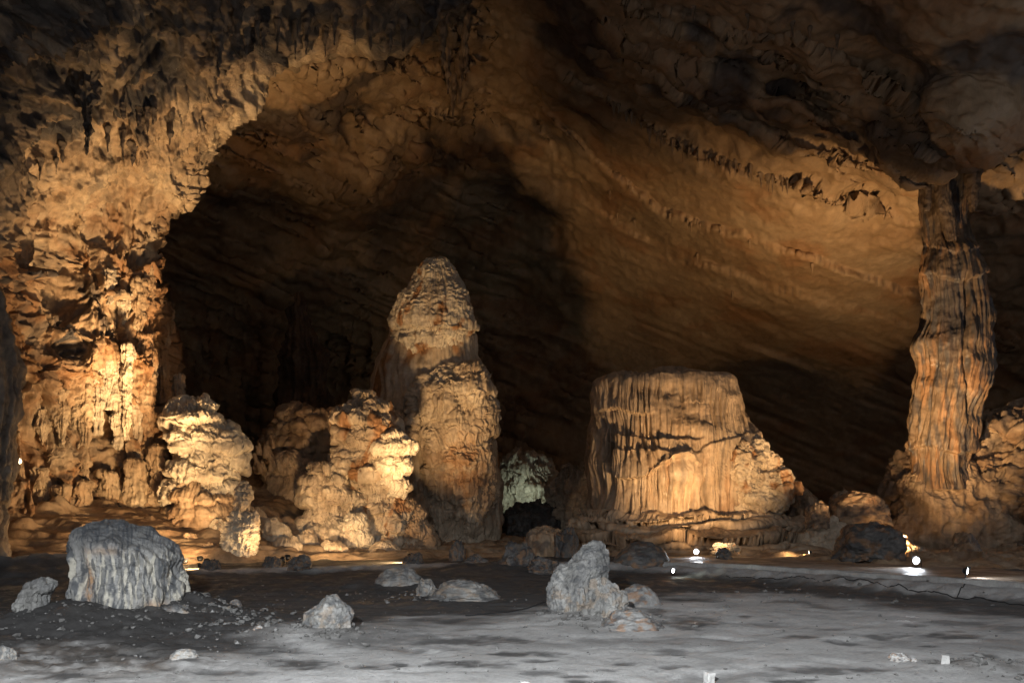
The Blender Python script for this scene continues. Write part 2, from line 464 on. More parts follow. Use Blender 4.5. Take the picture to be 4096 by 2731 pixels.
    sx, sy = X+40*perlin(X/120, Y/120, 0, 31), (Y-0.36*X)+30*perlin(X/120, Y/90, 5, 32)
    D = D-m*(1.7*fbm(sx/330, sy/70, 0.4, 3, 33, 0.45)+0.4*np.abs(fbm(sx/130, sy/60, 0.9, 2, 34)))
    st = (sy/46+1.2*perlin(X/260, Y/260, 3, 35))
    fr_ = st-np.floor(st)
    D = D+m*0.6*(sst(0.0, 0.25, fr_)*(1-fr_)**1.3-0.3)*(0.4+0.9*rnd(np.floor(st).astype(np.int32), np.floor(X/330+0.7*np.floor(st)).astype(np.int32), 36))
    # hanging brow over the right column
    D = D-7.0*gauss(X, Y, 3830, 560, 260, 190)
    # crumpled centre (where two vaults meet)
    m2 = gauss(X, Y, 1500, 350, 420, 420)+0.7*gauss(X, Y, 1850, 100, 260, 500)
    sx = X+0.4*Y+35*perlin(X/90, Y/90, 0, 41); sy = Y-0.5*X
    D = D-m2*(1.5*fbm(sx/150, sy/110, 0.3, 4, 43, 0.5)+0.3*np.abs(fbm(sx/70, sy/200, 1.3, 3, 44)))
    # crease of curtains dropping between the vaults
    D = D-3.4*gauss(X, Y, 1815, 230, 75, 330)*(0.6+0.5*perlin(X/18, Y/300, 0, 46)) - 2.0*gauss(X, Y, 1500, 720, 60, 90)
    gl = (1-sst(1900, 2300, X))*sst(250, 600, Y)
    D = D+gl*(0.9*fbm(X/500, (Y-0.42*X)/60, 0.6, 4, 48, 0.55))
    # lower back wall: vertical drapery
    mb = sst(1150, 1500, Y)*(1-sst(1800, 2200, X))
    D = D-1.6*mb*fbm(X/70, Y/420, 0.4, 4, 51)
    P = W(X, Y, D)
    N = grid_normals(P, False)
    if N[..., 1].mean() > 0: N = -N
    n1 = fbm(P[..., 0]/7, P[..., 1]/7, P[..., 2]/7, 5, 61, 0.52)
    n2 = fbm(P[..., 0]/1.3, P[..., 1]/1.3, P[..., 2]/1.3, 3, 67, 0.6)
    smoothslab = np.clip(sst(2150, 2500, X)*sst(0, 160, Y-(420+0.42*(X-2400)))*(1-sst(3650, 3750, X)), 0, 1)
    rgh = 1.0-0.82*smoothslab
    n3 = fbm(P[..., 0]/0.7, P[..., 1]/0.7, P[..., 2]/0.5, 2, 69, 0.6)
    P = P+N*((1.3*n1+0.13*n2)*rgh+0.09*n3)[..., None]
    stain_shade = sst(0.0, 0.35, fbm(P[..., 0]/5, P[..., 1]/5, P[..., 2]/9, 5, 71))*rgh*sst(1500, 300, Y)*0.75
    # dark curtains along the top centre: weathering plus painted shade of the unlit fringe
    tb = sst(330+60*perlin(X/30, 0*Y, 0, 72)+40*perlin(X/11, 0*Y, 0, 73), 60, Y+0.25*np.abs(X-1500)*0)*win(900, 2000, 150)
    stain_shade = np.clip(np.maximum(stain_shade, 0.85*tb*(0.5+0.8*fbm(X/60, Y/120, 0, 3, 74)+0.3)), 0, 0.92)
    stain_shade = np.maximum(stain_shade, 0.8*gauss(X, Y, 1830, 200, 75, 330)*(0.6+0.6*perlin(X/20, Y/200, 0, 75)))
    rust = sst(0.05, 0.45, fbm(P[..., 0]/6, P[..., 1]/6, P[..., 2]/3, 4, 77))*0.6
    rust = np.maximum(rust, 0.8*gauss(X-0.35*0, Y-0.42*(X-2800), 2800, 300, 900, 60)*(0.5+perlin(X/100, Y/60, 0, 78)))
    rust = np.clip(np.maximum(rust*(1-0.5*strip), 0.7*strip*(0.1+0.9*perlin(X/60, Y/30, 0, 79))), 0, 1)
    stain_shade = np.maximum(stain_shade*(1-0.6*strip), 0.40*strip*sst(0.2, 0.6, serr))
    o = mesh_obj('cave_ceiling', P, grid_faces(nr, nc), 'vault_rock', None, True, {'stain_shade': np.clip(stain_shade, 0, 1), 'rust': np.clip(rust, 0, 1)})
    tag(o, 'brown vaulted cave ceiling and back wall with sloping strata ledges', kind='structure')
    return D

def build_left_wall():
    rows_e = np.array([(-700, 2250), (-300, 2050), (0, 1890), (110, 1760), (190, 1430), (240, 1220), (330, 1060), (450, 950), (560, 860), (680, 820), (730, 760), (775, 735), (800, 690),
                       (870, 672), (950, 655), (1000, 630), (1150, 628), (1190, 680), (1300, 692), (1340, 722), (1450, 728), (1540, 716), (1600, 710), (1750, 738), (1850, 748), (2000, 765), (2100, 775), (2300, 800)], float)
    nr, nm, nb = 800, 430, 40
    py = np.linspace(2300, -700, nr)
    e = np.interp(py, rows_e[:, 0], rows_e[:, 1])
    k = np.hanning(9); k /= k.sum()
    e = np.convolve(np.r_[np.full(4, e[0]), e, np.full(4, e[-1])], k, 'valid')
    jag = 11*perlin(py/30, 0*py, 0, 201)+7*perlin(py/11, 0*py, 0, 202)
    e = e+jag*sst(400, 700, py)
    t = np.linspace(0, 1, nm)**0.9
    x0 = -900.0
    X = x0+(e[:, None]-x0)*t[None]
    Y = np.broadcast_to(py[:, None], X.shape).copy()
    ctrl = [(-900, 2300, 26), (-900, 1000, 24), (-900, -700, 16), (0, 2300, 34), (0, 1800, 36), (0, 1200, 35), (0, 600, 31), (0, 0, 25), (0, -700, 18),
            (350, 2300, 37.5), (350, 1900, 40), (350, 1400, 40), (350, 900, 39), (350, 500, 36), (350, 0, 30), (700, 2300, 39.5), (700, 1900, 41.5), (700, 1400, 42), (700, 800, 42),
            (800, 500, 39.5), (700, 200, 34), (700, -300, 27), (1200, 200, 42), (1200, -100, 35), (1800, 0, 44), (1800, -400, 34), (2200, -700, 32), (2600, -300, 45)]
    D = tps(ctrl, X, Y)
    # rounded edge
    q = np.clip(1-(e[:, None]-X)/130.0, 0, 1)
    D = D+3.2*(1-np.sqrt(np.clip(1-q*q, 0, 1)))
    # back of the edge
    s = np.linspace(0, 1, nb+1)[1:]
    Xb = e[:, None]-14*np.sin(s*np.pi*0.5)[None]*1.0-70*(s**2)[None]
    Db = D[:, -1:]+26*(s**1.3)[None]
    X = np.c_[X, Xb]; D = np.c_[D, Db]; Y = np.c_[Y, np.broadcast_to(py[:, None], Xb.shape)]
    nc = X.shape[1]
    P = W(X, Y, D)
    def nrm(P):
        N = grid_normals(P, False)
        if N[:, 30:nm-60, 1].mean() > 0: N = -N
        return N
    # metric coordinates along the wall
    U = 0.6*P[..., 0]+0.85*P[..., 1]; Z = P[..., 2]
    up = sst(900, 500, Y)            # ceiling part
    low = sst(700, 950, Y)
    N = nrm(P)
    P = P+N*(1.5*fbm(P[..., 0]/5, P[..., 1]/5, P[..., 2]/7, 3, 211))[..., None]
    N = nrm(P)
    kx = np.hanning(19); kx /= kx.sum()
    for ax in (0, 1):
        N = np.apply_along_axis(lambda a: np.convolve(np.pad(a, 9, 'edge'), kx, 'valid'), ax, N)
    N /= np.maximum(np.linalg.norm(N, axis=-1, keepdims=True), 1e-9)
    cauli = sst(1330, 1100, Y)*low*0.8+gauss(X, Y, 90, 1450, 130, 330)+0.8*gauss(X, Y, 620, 1330, 110, 200)+0.7*gauss(X, Y, 250, 1480, 110, 110)
    cauli = np.clip(cauli+0.5*fbm(X/100, Y/130, 0, 2, 225), 0, 1)*low
    wb = 0.35*perlin(U/2.2, Z/4, 0, 217)
    # long hanging curtains, pipes inside them, fine ribs
    d0 = drape(U+wb, Z, 1.7, 6.0, 216, 0.10)
    d1 = drape(U-wb, Z+1.0, 2.6, 2.6, 214, 0.14)
    uu = U+wb
    n1 = perlin(uu/0.85, Z/9, 0.5, 218); n2 = perlin(uu/0.34, Z/5, 1.5, 219); n3 = perlin(uu/0.15, Z/2.5, 2.5, 220)
    pipes = 0.75*np.sqrt(n1*n1+0.003)+0.48*np.sqrt(n2*n2+0.002)+0.20*n3
    d2 = drape(U, Z, 0.85, 0.75, 221, 0.2)
    d3 = drape(U, Z, 0.36, 0.34, 223, 0.2)
    disp = -0.8*sst(0.3, 0.9, gauss(X, Y, 275, 1330, 60, 55)+gauss(X, Y, 160, 1090, 70, 30)+gauss(X, Y, 480, 1170, 60, 26))+low*(0.8*d0+0.22*d1+1.15*pipes*(1.1-0.45*cauli)+0.36*d2*cauli+0.24*d3*(0.15+0.85*cauli))
    # upper part: broken bedding running up to the right, fringed by short drips
    nz = fbm(P[..., 0]/1.5, P[..., 1]/1.5, P[..., 2]/1.5, 4, 235, 0.55)
    bx = X+30*perlin(X/90, Y/90, 0, 231)
    brk = 1.1*fbm(bx/150, (Y+0.5*X)/95, 0.3, 4, 233, 0.55)+0.45*np.abs(fbm(bx/60, (Y+0.4*X)/60, 0.3, 3, 234))
    ser = perlin(X/22, Y/150, 0.2, 236)+0.7*perlin(X/9, Y/90, 0.9, 237)
    rag = drape(X/40.0, -Y/40.0, 1.3, 2.6, 238, 0.25)
    disp += up*(0.62*brk*(0.35+0.65*sst(600, 350, Y+0.3*(X-400)))+0.16*nz)+(0.24*ser+0.30*rag*up)*sst(1400, 800, X)*sst(1150, 900, Y)
    disp += (0.20+0.16*low)*fbm(P[..., 0]/0.5, P[..., 1]/0.5, P[..., 2]/0.8, 3, 239, 0.65)
    P = P+N*disp[..., None]
    # iron stains, grey weathering and painted shade
    nn = fbm(X/110, Y/150, 0.3, 4, 241)
    rust = gauss(X, Y, 620, 1420, 120, 340)*1.3+gauss(X, Y, 70, 1330, 80, 280)*1.2+gauss(X, Y, 560, 1060, 90, 120)*0.6+0.5*gauss(X, Y, 300, 1480, 140, 130)+0.55*gauss(X, Y, 250, 2120, 300, 110)+0.3*gauss(X, Y, 200, 1850, 200, 200)
    rust = np.clip((rust+0.12*low+0.5*sst(-0.05, 0.35, fbm(X/50, Y/120, 7.0, 3, 255))*low)*(0.8+1.1*nn), 0, 0.9)
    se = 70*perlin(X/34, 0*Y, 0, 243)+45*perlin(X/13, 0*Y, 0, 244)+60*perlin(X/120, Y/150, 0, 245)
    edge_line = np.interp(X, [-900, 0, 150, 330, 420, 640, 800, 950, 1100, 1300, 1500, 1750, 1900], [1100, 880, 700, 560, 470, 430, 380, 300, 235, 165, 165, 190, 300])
    stain_shade = sst(50, -60, Y-edge_line-se)*(0.85+0.5*nn)  # dark coating plus painted shade of the unlit overhang above the edge line
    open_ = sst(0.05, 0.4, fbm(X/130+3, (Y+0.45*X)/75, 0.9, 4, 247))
    stain_shade = np.clip(stain_shade*(1-0.6*open_), 0, 0.97)
    stain_shade = np.maximum(stain_shade, 0.8*sst(-0.05, 0.35, fbm(X/60, Y/110, 4.0, 4, 251))*gauss(X, Y, 330, 1230, 420, 240))
    stain_shade = np.maximum(stain_shade, 0.95*sst(0.5, 0.9, gauss(X, Y, 275, 1330, 60, 55)+gauss(X, Y, 160, 1090, 70, 30)+gauss(X, Y, 30, 1120, 50, 40)+0.8*gauss(X, Y, 480, 1170, 60, 26)+gauss(X, Y, 290, 1420, 30, 45)+0.5*fbm(X/30, Y/30, 2, 3, 257)))  # wall hollows painted dark like their own shade, where the surface is pushed in
    stain_shade = np.maximum(stain_shade, 0.7*sst(0.0, 0.4, fbm(X/70, Y/70, 6.0, 4, 253))*gauss(X, Y, 300, 1900, 420, 160))
    stain_shade = np.maximum(stain_shade, 0.55*sst(0.12, 0.45, fbm(X/45, Y/80, 0.9, 4, 249))*sst(1000, 700, Y))
    o = mesh_obj('cave_wall', P, grid_faces(nr, nc), 'wall_rock', None, True, {'rust': rust, 'stain_shade': stain_shade})
    tag(o, 'tall flowstone cave wall at left rising into the ceiling arch', kind='structure')

build_vault()
build_left_wall()
_sv = []
for _n in ('cave_ceiling', 'cave_wall'):
    _me = bpy.data.objects[_n].data
    _a = np.empty(len(_me.vertices)*3, f32); _me.vertices.foreach_get('co', _a); _a = _a.reshape(-1, 3)
    _sv.append(np.stack([*proj(_a), _a[:, 1]], -1))
_sv = np.concatenate(_sv); _sv = _sv[(_sv[:, 1] < 2250) & (_sv[:, 0] > -100) & (_sv[:, 0] < 4200)]
def surf_d(px, py):
    m = (np.abs(_sv[:, 0]-px) < 9) & (np.abs(_sv[:, 1]-py) < 9)
    return float(_sv[m, 2].min()) if m.any() else 45.0

def build_wall_pipes():
    w = bpy.data.objects['cave_wall']
    for i, (px, t, b, wd_) in enumerate([(340, 1500, 1960, 50), (395, 1400, 1740, 58), (432, 1380, 1640, 40), (472, 1450, 1800, 56), (508, 1380, 1760, 40), (548, 1420, 1900, 60), (592, 1340, 1860, 55), (640, 1290, 1880, 60), (676, 1240, 1750, 42),
            (240, 1560, 1790, 50), (300, 1600, 1720, 44), (170, 1640, 1780, 46), (712, 1500, 1950, 46), (640, 1790, 2090, 80), (540, 1840, 2130, 84), (430, 1890, 2160, 92), (330, 1930, 2190, 84), (715, 1880, 2120, 76), (240, 1950, 2190, 76), (160, 1880, 2120, 70), (560, 1120, 1330, 46), (600, 1060, 1260, 40), (500, 1180, 1300, 44), (440, 1080, 1220, 40)]):
        r = np.random.RandomState(300+i)
        d = surf_d(px, 0.5*(t+b))+wd_*0.12/FPX*40
        foot = b > 2050
        rows = []
        for k in range(9):
            q = k/8.0
            hw = wd_*0.5*((1.25-0.45*q) if foot else (0.35+0.75*min(1, q*1.6)))*(0.85+0.3*r.rand())
            cx = px+wd_*0.16*(r.rand()-0.5)
            rows.append((b+(t-b)*q, cx-hw, cx+hw))
        rust = 1.0*float(gauss(px, 0.5*(t+b), 640, 1500, 90, 350))
        o = loft('flowstone_pipe', rows, d, 'flowstone_pale' if 370 < px < 560 and t < 1500 else 'wall_rock', 0.9, 90, 200, [st_big(0.14, 0.7, 310+i), st_flute(0.10, 0.16, 14, 340+i), st_drape(0.12, 0.5, 0.8, 370+i, 0.2), st_rough(0.05, 0.25, 390+i)], foot=False,
                 attrs=lambda c: {'rust': np.clip(rust*(0.8+0.9*fbm(c.px/30, c.py/90, 0, 3, 395)), 0, 0.8)})
        o.parent = w
build_wall_pipes()

# ------------------------------------------------------------------ walkway line (world metres)
_wn = np.array([(4700, 20.5), (4096, 22.96), (3500, 26.6), (2950, 31.4), (2700, 33.8), (2300, 36.2), (1800, 36.0), (1200, 34.3), (700, 32.0), (200, 29.5), (-500, 27)], float)
_wx = (_wn[:, 0]-2048)/FPX*_wn[:, 1]
_o = np.argsort(_wx)
WXS, WYS = _wx[_o], _wn[_o, 1]
def near_y(x): return np.interp(x, WXS, WYS)
def slope_f(x):
    return 1/np.sqrt(1+((near_y(x+0.5)-near_y(x-0.5)))**2)
def walk_z(x): return np.interp(x, [-20, -8, 3, 9, 20], [0.15, 0.2, 0.3, 0.5, 0.5])
def walk_w(x): return np.interp(x, [-20, -8, 3, 9, 20], [3.6, 3.8, 4.5, 8.0, 9.5])

MOUNDS = [  # px, py of the foot, half width m, half depth m, height m, rough
    (480, 2500, 2.6, 1.9, 0.42, 1.0), (130, 2530, 1.6, 1.2, 0.30, 1.0), (740, 2480, 0.9, 0.7, 0.32, 0.5), (1340, 2540, 1.5, 0.9, 0.12, 0.3), (2330, 2480, 1.6, 1.2, 0.16, 0.4),
    (1000, 2545, 1.3, 0.8, 0.12, 0.8), (700, 2660, 1.1, 0.5, 0.10, 0.3), (1600, 2340, 2.6, 1.6, 0.30, 0.6), (1950, 2290, 2.5, 1.6, 0.3, 0.6),
    (60, 2330, 3.5, 2.6, 1.3, 0.7), (3950, 2670, 0.8, 0.4, 0.10, 0.6)]
SPOTS = [(2060, 2610, 110, 14), (1880, 2655, 190, 16), (1490, 2668, 90, 12), (1600, 2655, 40, 9), (1740, 2620, 70, 9), (1680, 2590, 40, 7), (2170, 2610, 90, 10), (2160, 2640, 80, 9), (2170, 2690, 100, 16), (2290, 2705, 80, 8), (2370, 2722, 120, 10),
         (2715, 2570, 60, 10), (2700, 2605, 80, 22), (2910, 2565, 55, 9), (2850, 2640, 90, 13), (2700, 2663, 70, 8), (3080, 2495, 100, 9), (2975, 2467, 36, 7), (3200, 2546, 80, 10), (3370, 2563, 85, 10), (3330, 2513, 80, 7), (3530, 2537, 110, 9), (3660, 2500, 50, 8), (3740, 2535, 70, 7), (3820, 2543, 130, 10), (3810, 2520, 70, 6), (3940, 2615, 70, 7), (3990, 2555, 60, 8),
         (3300, 2680, 250, 20), (2960, 2700, 260, 26), (3160, 2725, 90, 10), (3240, 2718, 60, 6), (2760, 2490, 130, 28), (1590, 2560, 330, 40), (1050, 2600, 190, 26), (1200, 2655, 150, 22), (1480, 2668, 80, 10), (1170, 2590, 60, 6), (380, 2655, 90, 14), (590, 2630, 60, 14), (760, 2660, 50, 7), (280, 2700, 100, 16), (900, 2690, 160, 14), (2630, 2450, 40, 16), (3720, 2580, 60, 6), (2500, 2655, 60, 8), (2420, 2680, 50, 6), (3450, 2600, 60, 6), (1900, 2560, 300, 22)]  # damp spots; the wide patch right of the low mound is a painted shadow

def floor_height(x, y):
    px = 2048+x/y*FPX
    z = 0.035*fbm(x/3.1, y/3.1, 0, 3, 301)+0.014*fbm(x/0.5, y/0.5, 0, 3, 305)
    z = z-0.05*sst(0.1, 0.6, fbm(x/1.9, y/1.4, 2.0, 2, 306))
    rg = 0*x
    for (mx, my, a, b, h, r) in MOUNDS:
        d = CAMH*FPX/(my-HY); cx = (mx-2048)/FPX*d; cy = d+b*0.3
        g = np.exp(-((x-cx)/a)**2-((y-cy)/b)**2)
        z = z+h*g; rg = np.maximum(rg, r*np.clip(g*1.6, 0, 1))
    # rough dirt at left and beyond
    rough_left = np.maximum(sst(-3.5, -7.0, x+0.25*(y-14))*sst(11.0, 13.5, y), 0.55*sst(21, 27, y))
    rg = np.maximum(rg, rough_left)
    rr = fbm(x/0.9, y/0.9, 0, 5, 311, 0.58)
    z = z+rg*(0.055*rr+0.06*np.abs(fbm(x/0.34, y/0.34, 0, 3, 315, 0.6))+0.05*drape(x+0.2*rr, y*1.0+0.3*rr, 0.5, 0.42, 317, 0.2))
    # berm and walkway corridor
    s = (y-near_y(x))*slope_f(x)
    zw = walk_z(x)
    wd_ = walk_w(x)*slope_f(x)
    up = sst(-1.9, -0.05, s)
    bz = (zw-np.where(x > 5, 0.16, 0.0))*up**0.8+0.13*fbm(x/0.6, y/0.6, 0, 4, 321, 0.6)*np.exp(-((s+0.8)/0.8)**2)
    z = z*(1-sst(-1.2, -0.1, s))+bz
    beyond = sst(wd_, wd_+1.5, s)
    slope_l = np.clip(s-wd_, 0, 14)*np.interp(x, [-30, -13.5, -11.5, -9, -4, 2, 40], [0.36, 0.32, 0.16, 0.06, 0.03, 0.0, 0.0])
    n2 = fbm(x/1.6, y/1.6, 0, 5, 331, 0.55)
    z = z+beyond*(slope_l+0.30*n2+0.10*np.abs(n2)*slope_l)
    return z, s, rg

def build_floor():
    nr, nc = 620, 560
    d = 6.5*(115/6.5)**np.linspace(0, 1, nr)**1.05
    tx = np.linspace(-0.98, 0.98, nc)
    Yd, T = np.meshgrid(d, tx, indexing='ij')
    Xw = T*(Yd+2.0)
    z, s, rg = floor_height(Xw, Yd)
    px = 2048+Xw/Yd*FPX; py = HY+CAMH/Yd*FPX
    damp_shade = np.zeros_like(Xw)
    nz = fbm(Xw/0.5, Yd/0.5, 0, 3, 341)
    nzl = fbm(Xw/2.5, Yd/1.6, 0.7, 4, 343)
    nzs = fbm(Xw/0.22, Yd/0.22, 0.3, 3, 345)
    for (sx, sy, hw, hh) in SPOTS:
        q = ((px-sx)/hw)**2+((py-sy)/hh)**2
        damp_shade = np.maximum(damp_shade, sst(1.5, -0.1, q+0.8*nz+0.6*nzs)*(0.42+0.45*abs(math.sin(sx*0.37+sy))))
    z = z-0.02*damp_shade
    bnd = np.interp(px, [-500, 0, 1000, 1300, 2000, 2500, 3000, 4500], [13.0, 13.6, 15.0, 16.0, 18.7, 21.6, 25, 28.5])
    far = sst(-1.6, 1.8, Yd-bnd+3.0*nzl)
    damp_shade = np.maximum(damp_shade, 0.93*far)
    damp_shade = np.maximum(damp_shade, 0.13*sst(0.0, 0.5, fbm(Xw/0.9, Yd/0.6, 0.9, 5, 347, 0.6)))
    damp_shade = np.maximum(damp_shade, 0.35*sst(0.5, 0.65, nzs))
    berm_shade = sst(-5.6, -3.4, s+2.0*nzl)*(1-sst(-1.5, -0.8, s))*sst(0, 5, Xw)  # foot of the berm: its shade painted into the floor colour
    damp_shade = np.maximum(damp_shade, 0.88*berm_shade)
    damp_shade = np.maximum(damp_shade, 0.8*sst(0.18, 0.5, nzl)*sst(12, 18, Yd)*0.7)
    soil = np.clip(rg*1.0*(0.75+0.9*nz), 0, 0.9)*sst(30, 27, Yd)
    soil = np.maximum(soil, 0.0)
    berm = sst(-1.6, -0.8, s)*(1-sst(0.0, 0.3, s))
    damp_shade = damp_shade*(1-0.8*berm)
    brown = sst(0.2, 1.0, s)
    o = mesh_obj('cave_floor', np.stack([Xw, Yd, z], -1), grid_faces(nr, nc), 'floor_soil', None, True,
                 {'stain_shade': np.clip(damp_shade, 0, 0.95), 'rust': np.clip(np.maximum(soil, 0), 0, 0.9)*(1-brown)})
    tag(o, 'grey dusty cave floor with dark wet spots and painted shade', kind='structure')
    # rising ground behind the path, brown flowstone
    x = np.linspace(-32, 40, 420); k = np.linspace(0, 1, 220)
    Xg = np.broadcast_to(x[None], (220, 420)).copy()
    y0 = near_y(x)+walk_w(x)
    Yg = y0[None]+k[:, None]*(np.interp(x, [-32, 40], [22, 34]))[None]
    zg, s, rg = floor_height(Xg, Yg)
    zg = zg+0.03*sst(0, 0.02, k)[:, None]-0.25*(1-sst(0, 0.03, k))[:, None]
    led = drape(Xg*1.0, zg*6+Yg*0.6, 2.2, 1.5, 351, 0.2)
    zg = zg+0.22*led*sst(0.02, 0.1, k)[:, None]
    o = mesh_obj('ground_behind_path', np.stack([Xg, Yg, zg], -1), grid_faces(220, 420), 'flowstone_brown', None, True)
    tag(o, 'brown uneven flowstone ground behind the path', kind='structure')

build_floor()

def build_walkway():
    n = 320
    x = np.linspace(-21, 17.5, n)
    yn = near_y(x); k = np.hanning(15); k /= k.sum()
    yn = np.convolve(np.r_[np.full(7, yn[0]), yn, np.full(7, yn[-1])], k, 'valid')
    w = walk_w(x); zw = walk_z(x)
    m = 26
    t = np.linspace(0, 1, m)
    X = np.broadcast_to(x[None], (m, n)); Y = yn[None]+0.32+t[:, None]*(w[None]-0.32)
    Z = zw[None]-0.012+0.035*fbm(X/2, Y/2, 0, 3, 361)*sst(0, 0.2, t)[:, None]
    Z = Z-0.35*(t[:, None] > 0.99)
    o = mesh_obj('walkway', np.stack([X, Y, Z], -1), grid_faces(m, n), 'path_dirt')
    tag(o, 'brown visitor path crossing the cave behind the open floor', kind='structure')
    # concrete kerb along the near edge
    kx = x > 5.0
    x, yn, zw = x[kx], yn[kx], zw[kx]; n = len(x)
    prof = np.array([(0.0, -0.42), (0.0, -0.03), (0.03, 0.0), (0.31, 0.0), (0.34, -0.03), (0.34, -0.3)])
    sl = slope_f(x)
    P = np.empty((len(prof), n, 3))
    for i, (a, b) in enumerate(prof):
        P[i, :, 0] = x; P[i, :, 1] = yn+a/np.maximum(sl, 0.3); P[i, :, 2] = zw+b
    nn = fbm(P[..., 0]/0.5, P[..., 1]/0.5, P[..., 2]/0.5, 3, 365)
    P[..., 2] += 0.035*nn; P[..., 1] += 0.06*nn
    kb = mesh_obj('kerb', P, grid_faces(len(prof), n), 'concrete', o)

build_walkway()

# ================================================================== FORMATIONS
def base_of(px, py, d): return tuple(float(v) for v in W(px, py, d))

# ---- tall stalagmite in the middle
t = empty('tall_stalagmite', base_of(1760, 2200, 53))
tag(t, 'tallest pale stalagmite with a domed top, standing in the centre of the cave', 'stalagmite')
loft('rear_column', [(2200, 1570, 2000), (1950, 1505, 2010), (1700, 1485, 1975), (1570, 1491, 1962), (1487, 1499, 1935), (1398, 1525, 1912), (1338, 1556, 1898), (1241, 1588, 1876),
      (1174, 1617, 1866), (1110, 1650, 1830), (1075, 1680, 1800), (1060, 1700, 1790)], 54.4, 'flowstone', 0.8, 260, 420,
     [st_big(0.25, 2.5, 1), st_flute(0.13, 0.32, 10, 2), st_drape(0.14, 0.9, 2.6, 3, 0.2), st_rough(0.05, 0.5, 4)], t, attrs=at_patch(1.5, 5, -0.05))
loft('fringed_cap', [(1520, 1670, 1740), (1490, 1645, 1765), (1443, 1622, 1800), (1383, 1592, 1840), (1330, 1600, 1868), (1300, 1572, 1884), (1241, 1581, 1880), (1174, 1612, 1868), (1110, 1648, 1830), (1070, 1668, 1810), (1045, 1690, 1795), (1034, 1715, 1775)], 53.3, 'flowstone_pale', 0.82, 360, 420,
     [st_big(0.18, 2.0, 11), lambda c: 0.35*sst(-6, 10, (1300+0.05*(c.px-1600)+9*perlin(c.px/8, 0*c.px, 0, 17)+10*perlin(c.px/30, 0*c.px, 0, 18))-c.py)*np.exp(-np.maximum(1300-c.py, 0)/60),
      st_drape(0.42, 1.6, 1.6, 12, 0.2, mask=lambda c: 0.15+0.85*sst(1270, 1310, c.py)), st_drape(0.17, 0.6, 0.5, 13, 0.25, mask=lambda c: 0.3+0.7*sst(1270, 1310, c.py)), st_flute(0.13, 0.2, 9, 15), st_cr(0.16, 19), st_rough(0.06, 0.25, 14)], t, foot=False, attrs=at_patch(0.8, 16, -0.15))
loft('front_bulb', [(2140, 1765, 1900), (2040, 1736, 1950), (1950, 1722, 1980), (1861, 1745, 1972), (1771, 1700, 1962), (1700, 1672, 1958), (1620, 1685, 1955), (1550, 1708, 1950), (1490, 1755, 1944), (1465, 1790, 1930), (1455, 1830, 1910)], 51.6, 'flowstone', 0.75, 380, 460,
     [st_big(0.55, 2.2, 21), st_drape(0.55, 2.1, 2.2, 22, 0.16), st_drape(0.18, 0.8, 0.8, 23, 0.25), st_flute(0.14, 0.2, 9, 25), st_cr(0.22, 27), st_rough(0.07, 0.25, 24)], t,
     attrs=lambda c: {'rust': np.clip(gauss(c.px, c.py, 1860, 1880, 90, 130)*1.1*(0.8+fbm(c.px/40, c.py/50, 0, 3, 26)), 0, 0.8)})
loft('side_pillar', [(1800, 1615, 1680), (1740, 1622, 1672), (1650, 1628, 1680), (1590, 1640, 1700), (1545, 1650, 1712), (1510, 1672, 1730), (1500, 1690, 1715)], 51.2, 'flowstone', 0.9, 120, 200,
     [st_big(0.2, 1.0, 31), st_ledge(0.22, 0.85, 32), st_drape(0.16, 0.4, 0.4, 33), st_rough(0.05, 0.3, 34)], t, foot=False)
loft('lower_shoulder', [(2130, 1590, 1790), (2000, 1600, 1780), (1900, 1600, 1770), (1820, 1610, 1750), (1780, 1630, 1720), (1770, 1655, 1690)], 52.2, 'flowstone_brown', 0.8, 140, 160,
     [st_big(0.5, 2.0, 36), st_flute(0.14, 0.3, 8, 37), st_rough(0.1, 0.5, 38)], t)

# ---- bulbous stalagmite in front of it, with the bright nose
t = empty('bulbous_stalagmite', base_of(1480, 2230, 46))
tag(t, 'bulbous cream stalagmite with a glaring bright nose, left of the tallest stalagmite', 'stalagmite')
BUL = lambda s, k=1.0: [st_big(0.4*k, 1.6, s), st_drape(0.52*k, 1.35, 1.1, s+1, 0.16), st_drape(0.16*k, 0.55, 0.42, s+2, 0.25), st_flute(0.10*k, 0.15, 8, s+5), st_cr(0.16*k, s+7), st_rough(0.05*k, 0.2, s+3)]
loft('head', [(1940, 1420, 1540), (1905, 1350, 1585), (1826, 1338, 1598), (1765, 1352, 1592), (1699, 1358, 1582), (1650, 1380, 1556), (1620, 1398, 1526), (1595, 1422, 1502), (1580, 1450, 1478)], 46.2, 'flowstone', 0.85, 340, 300, BUL(41), t, foot=False, attrs=at_patch(0.8, 47, -0.12))
loft('nose', [(1985, 1520, 1596), (1945, 1515, 1632), (1910, 1510, 1618), (1877, 1505, 1640), (1852, 1500, 1628), (1816, 1500, 1640), (1785, 1500, 1662), (1765, 1505, 1655), (1745, 1520, 1620), (1735, 1540, 1590)], 45.2, 'flowstone_pale', 0.85, 260, 260, BUL(51, 0.8), t, foot=False)
loft('trunk', [(2230, 1440, 1680), (2150, 1462, 1622), (2060, 1455, 1625), (2010, 1458, 1618), (1950, 1462, 1606), (1915, 1480, 1590), (1900, 1500, 1570)], 45.6, 'flowstone', 0.85, 280, 260, BUL(61), t, attrs=at_patch(0.8, 67, -0.1))
loft('side_bulb', [(2090, 1250, 1350), (2020, 1215, 1368), (1970, 1208, 1374), (1935, 1222, 1368), (1910, 1245, 1335), (1878, 1252, 1326), (1866, 1272, 1305)], 45.0, 'flowstone', 0.85, 240, 220, BUL(71, 0.9), t, foot=False)
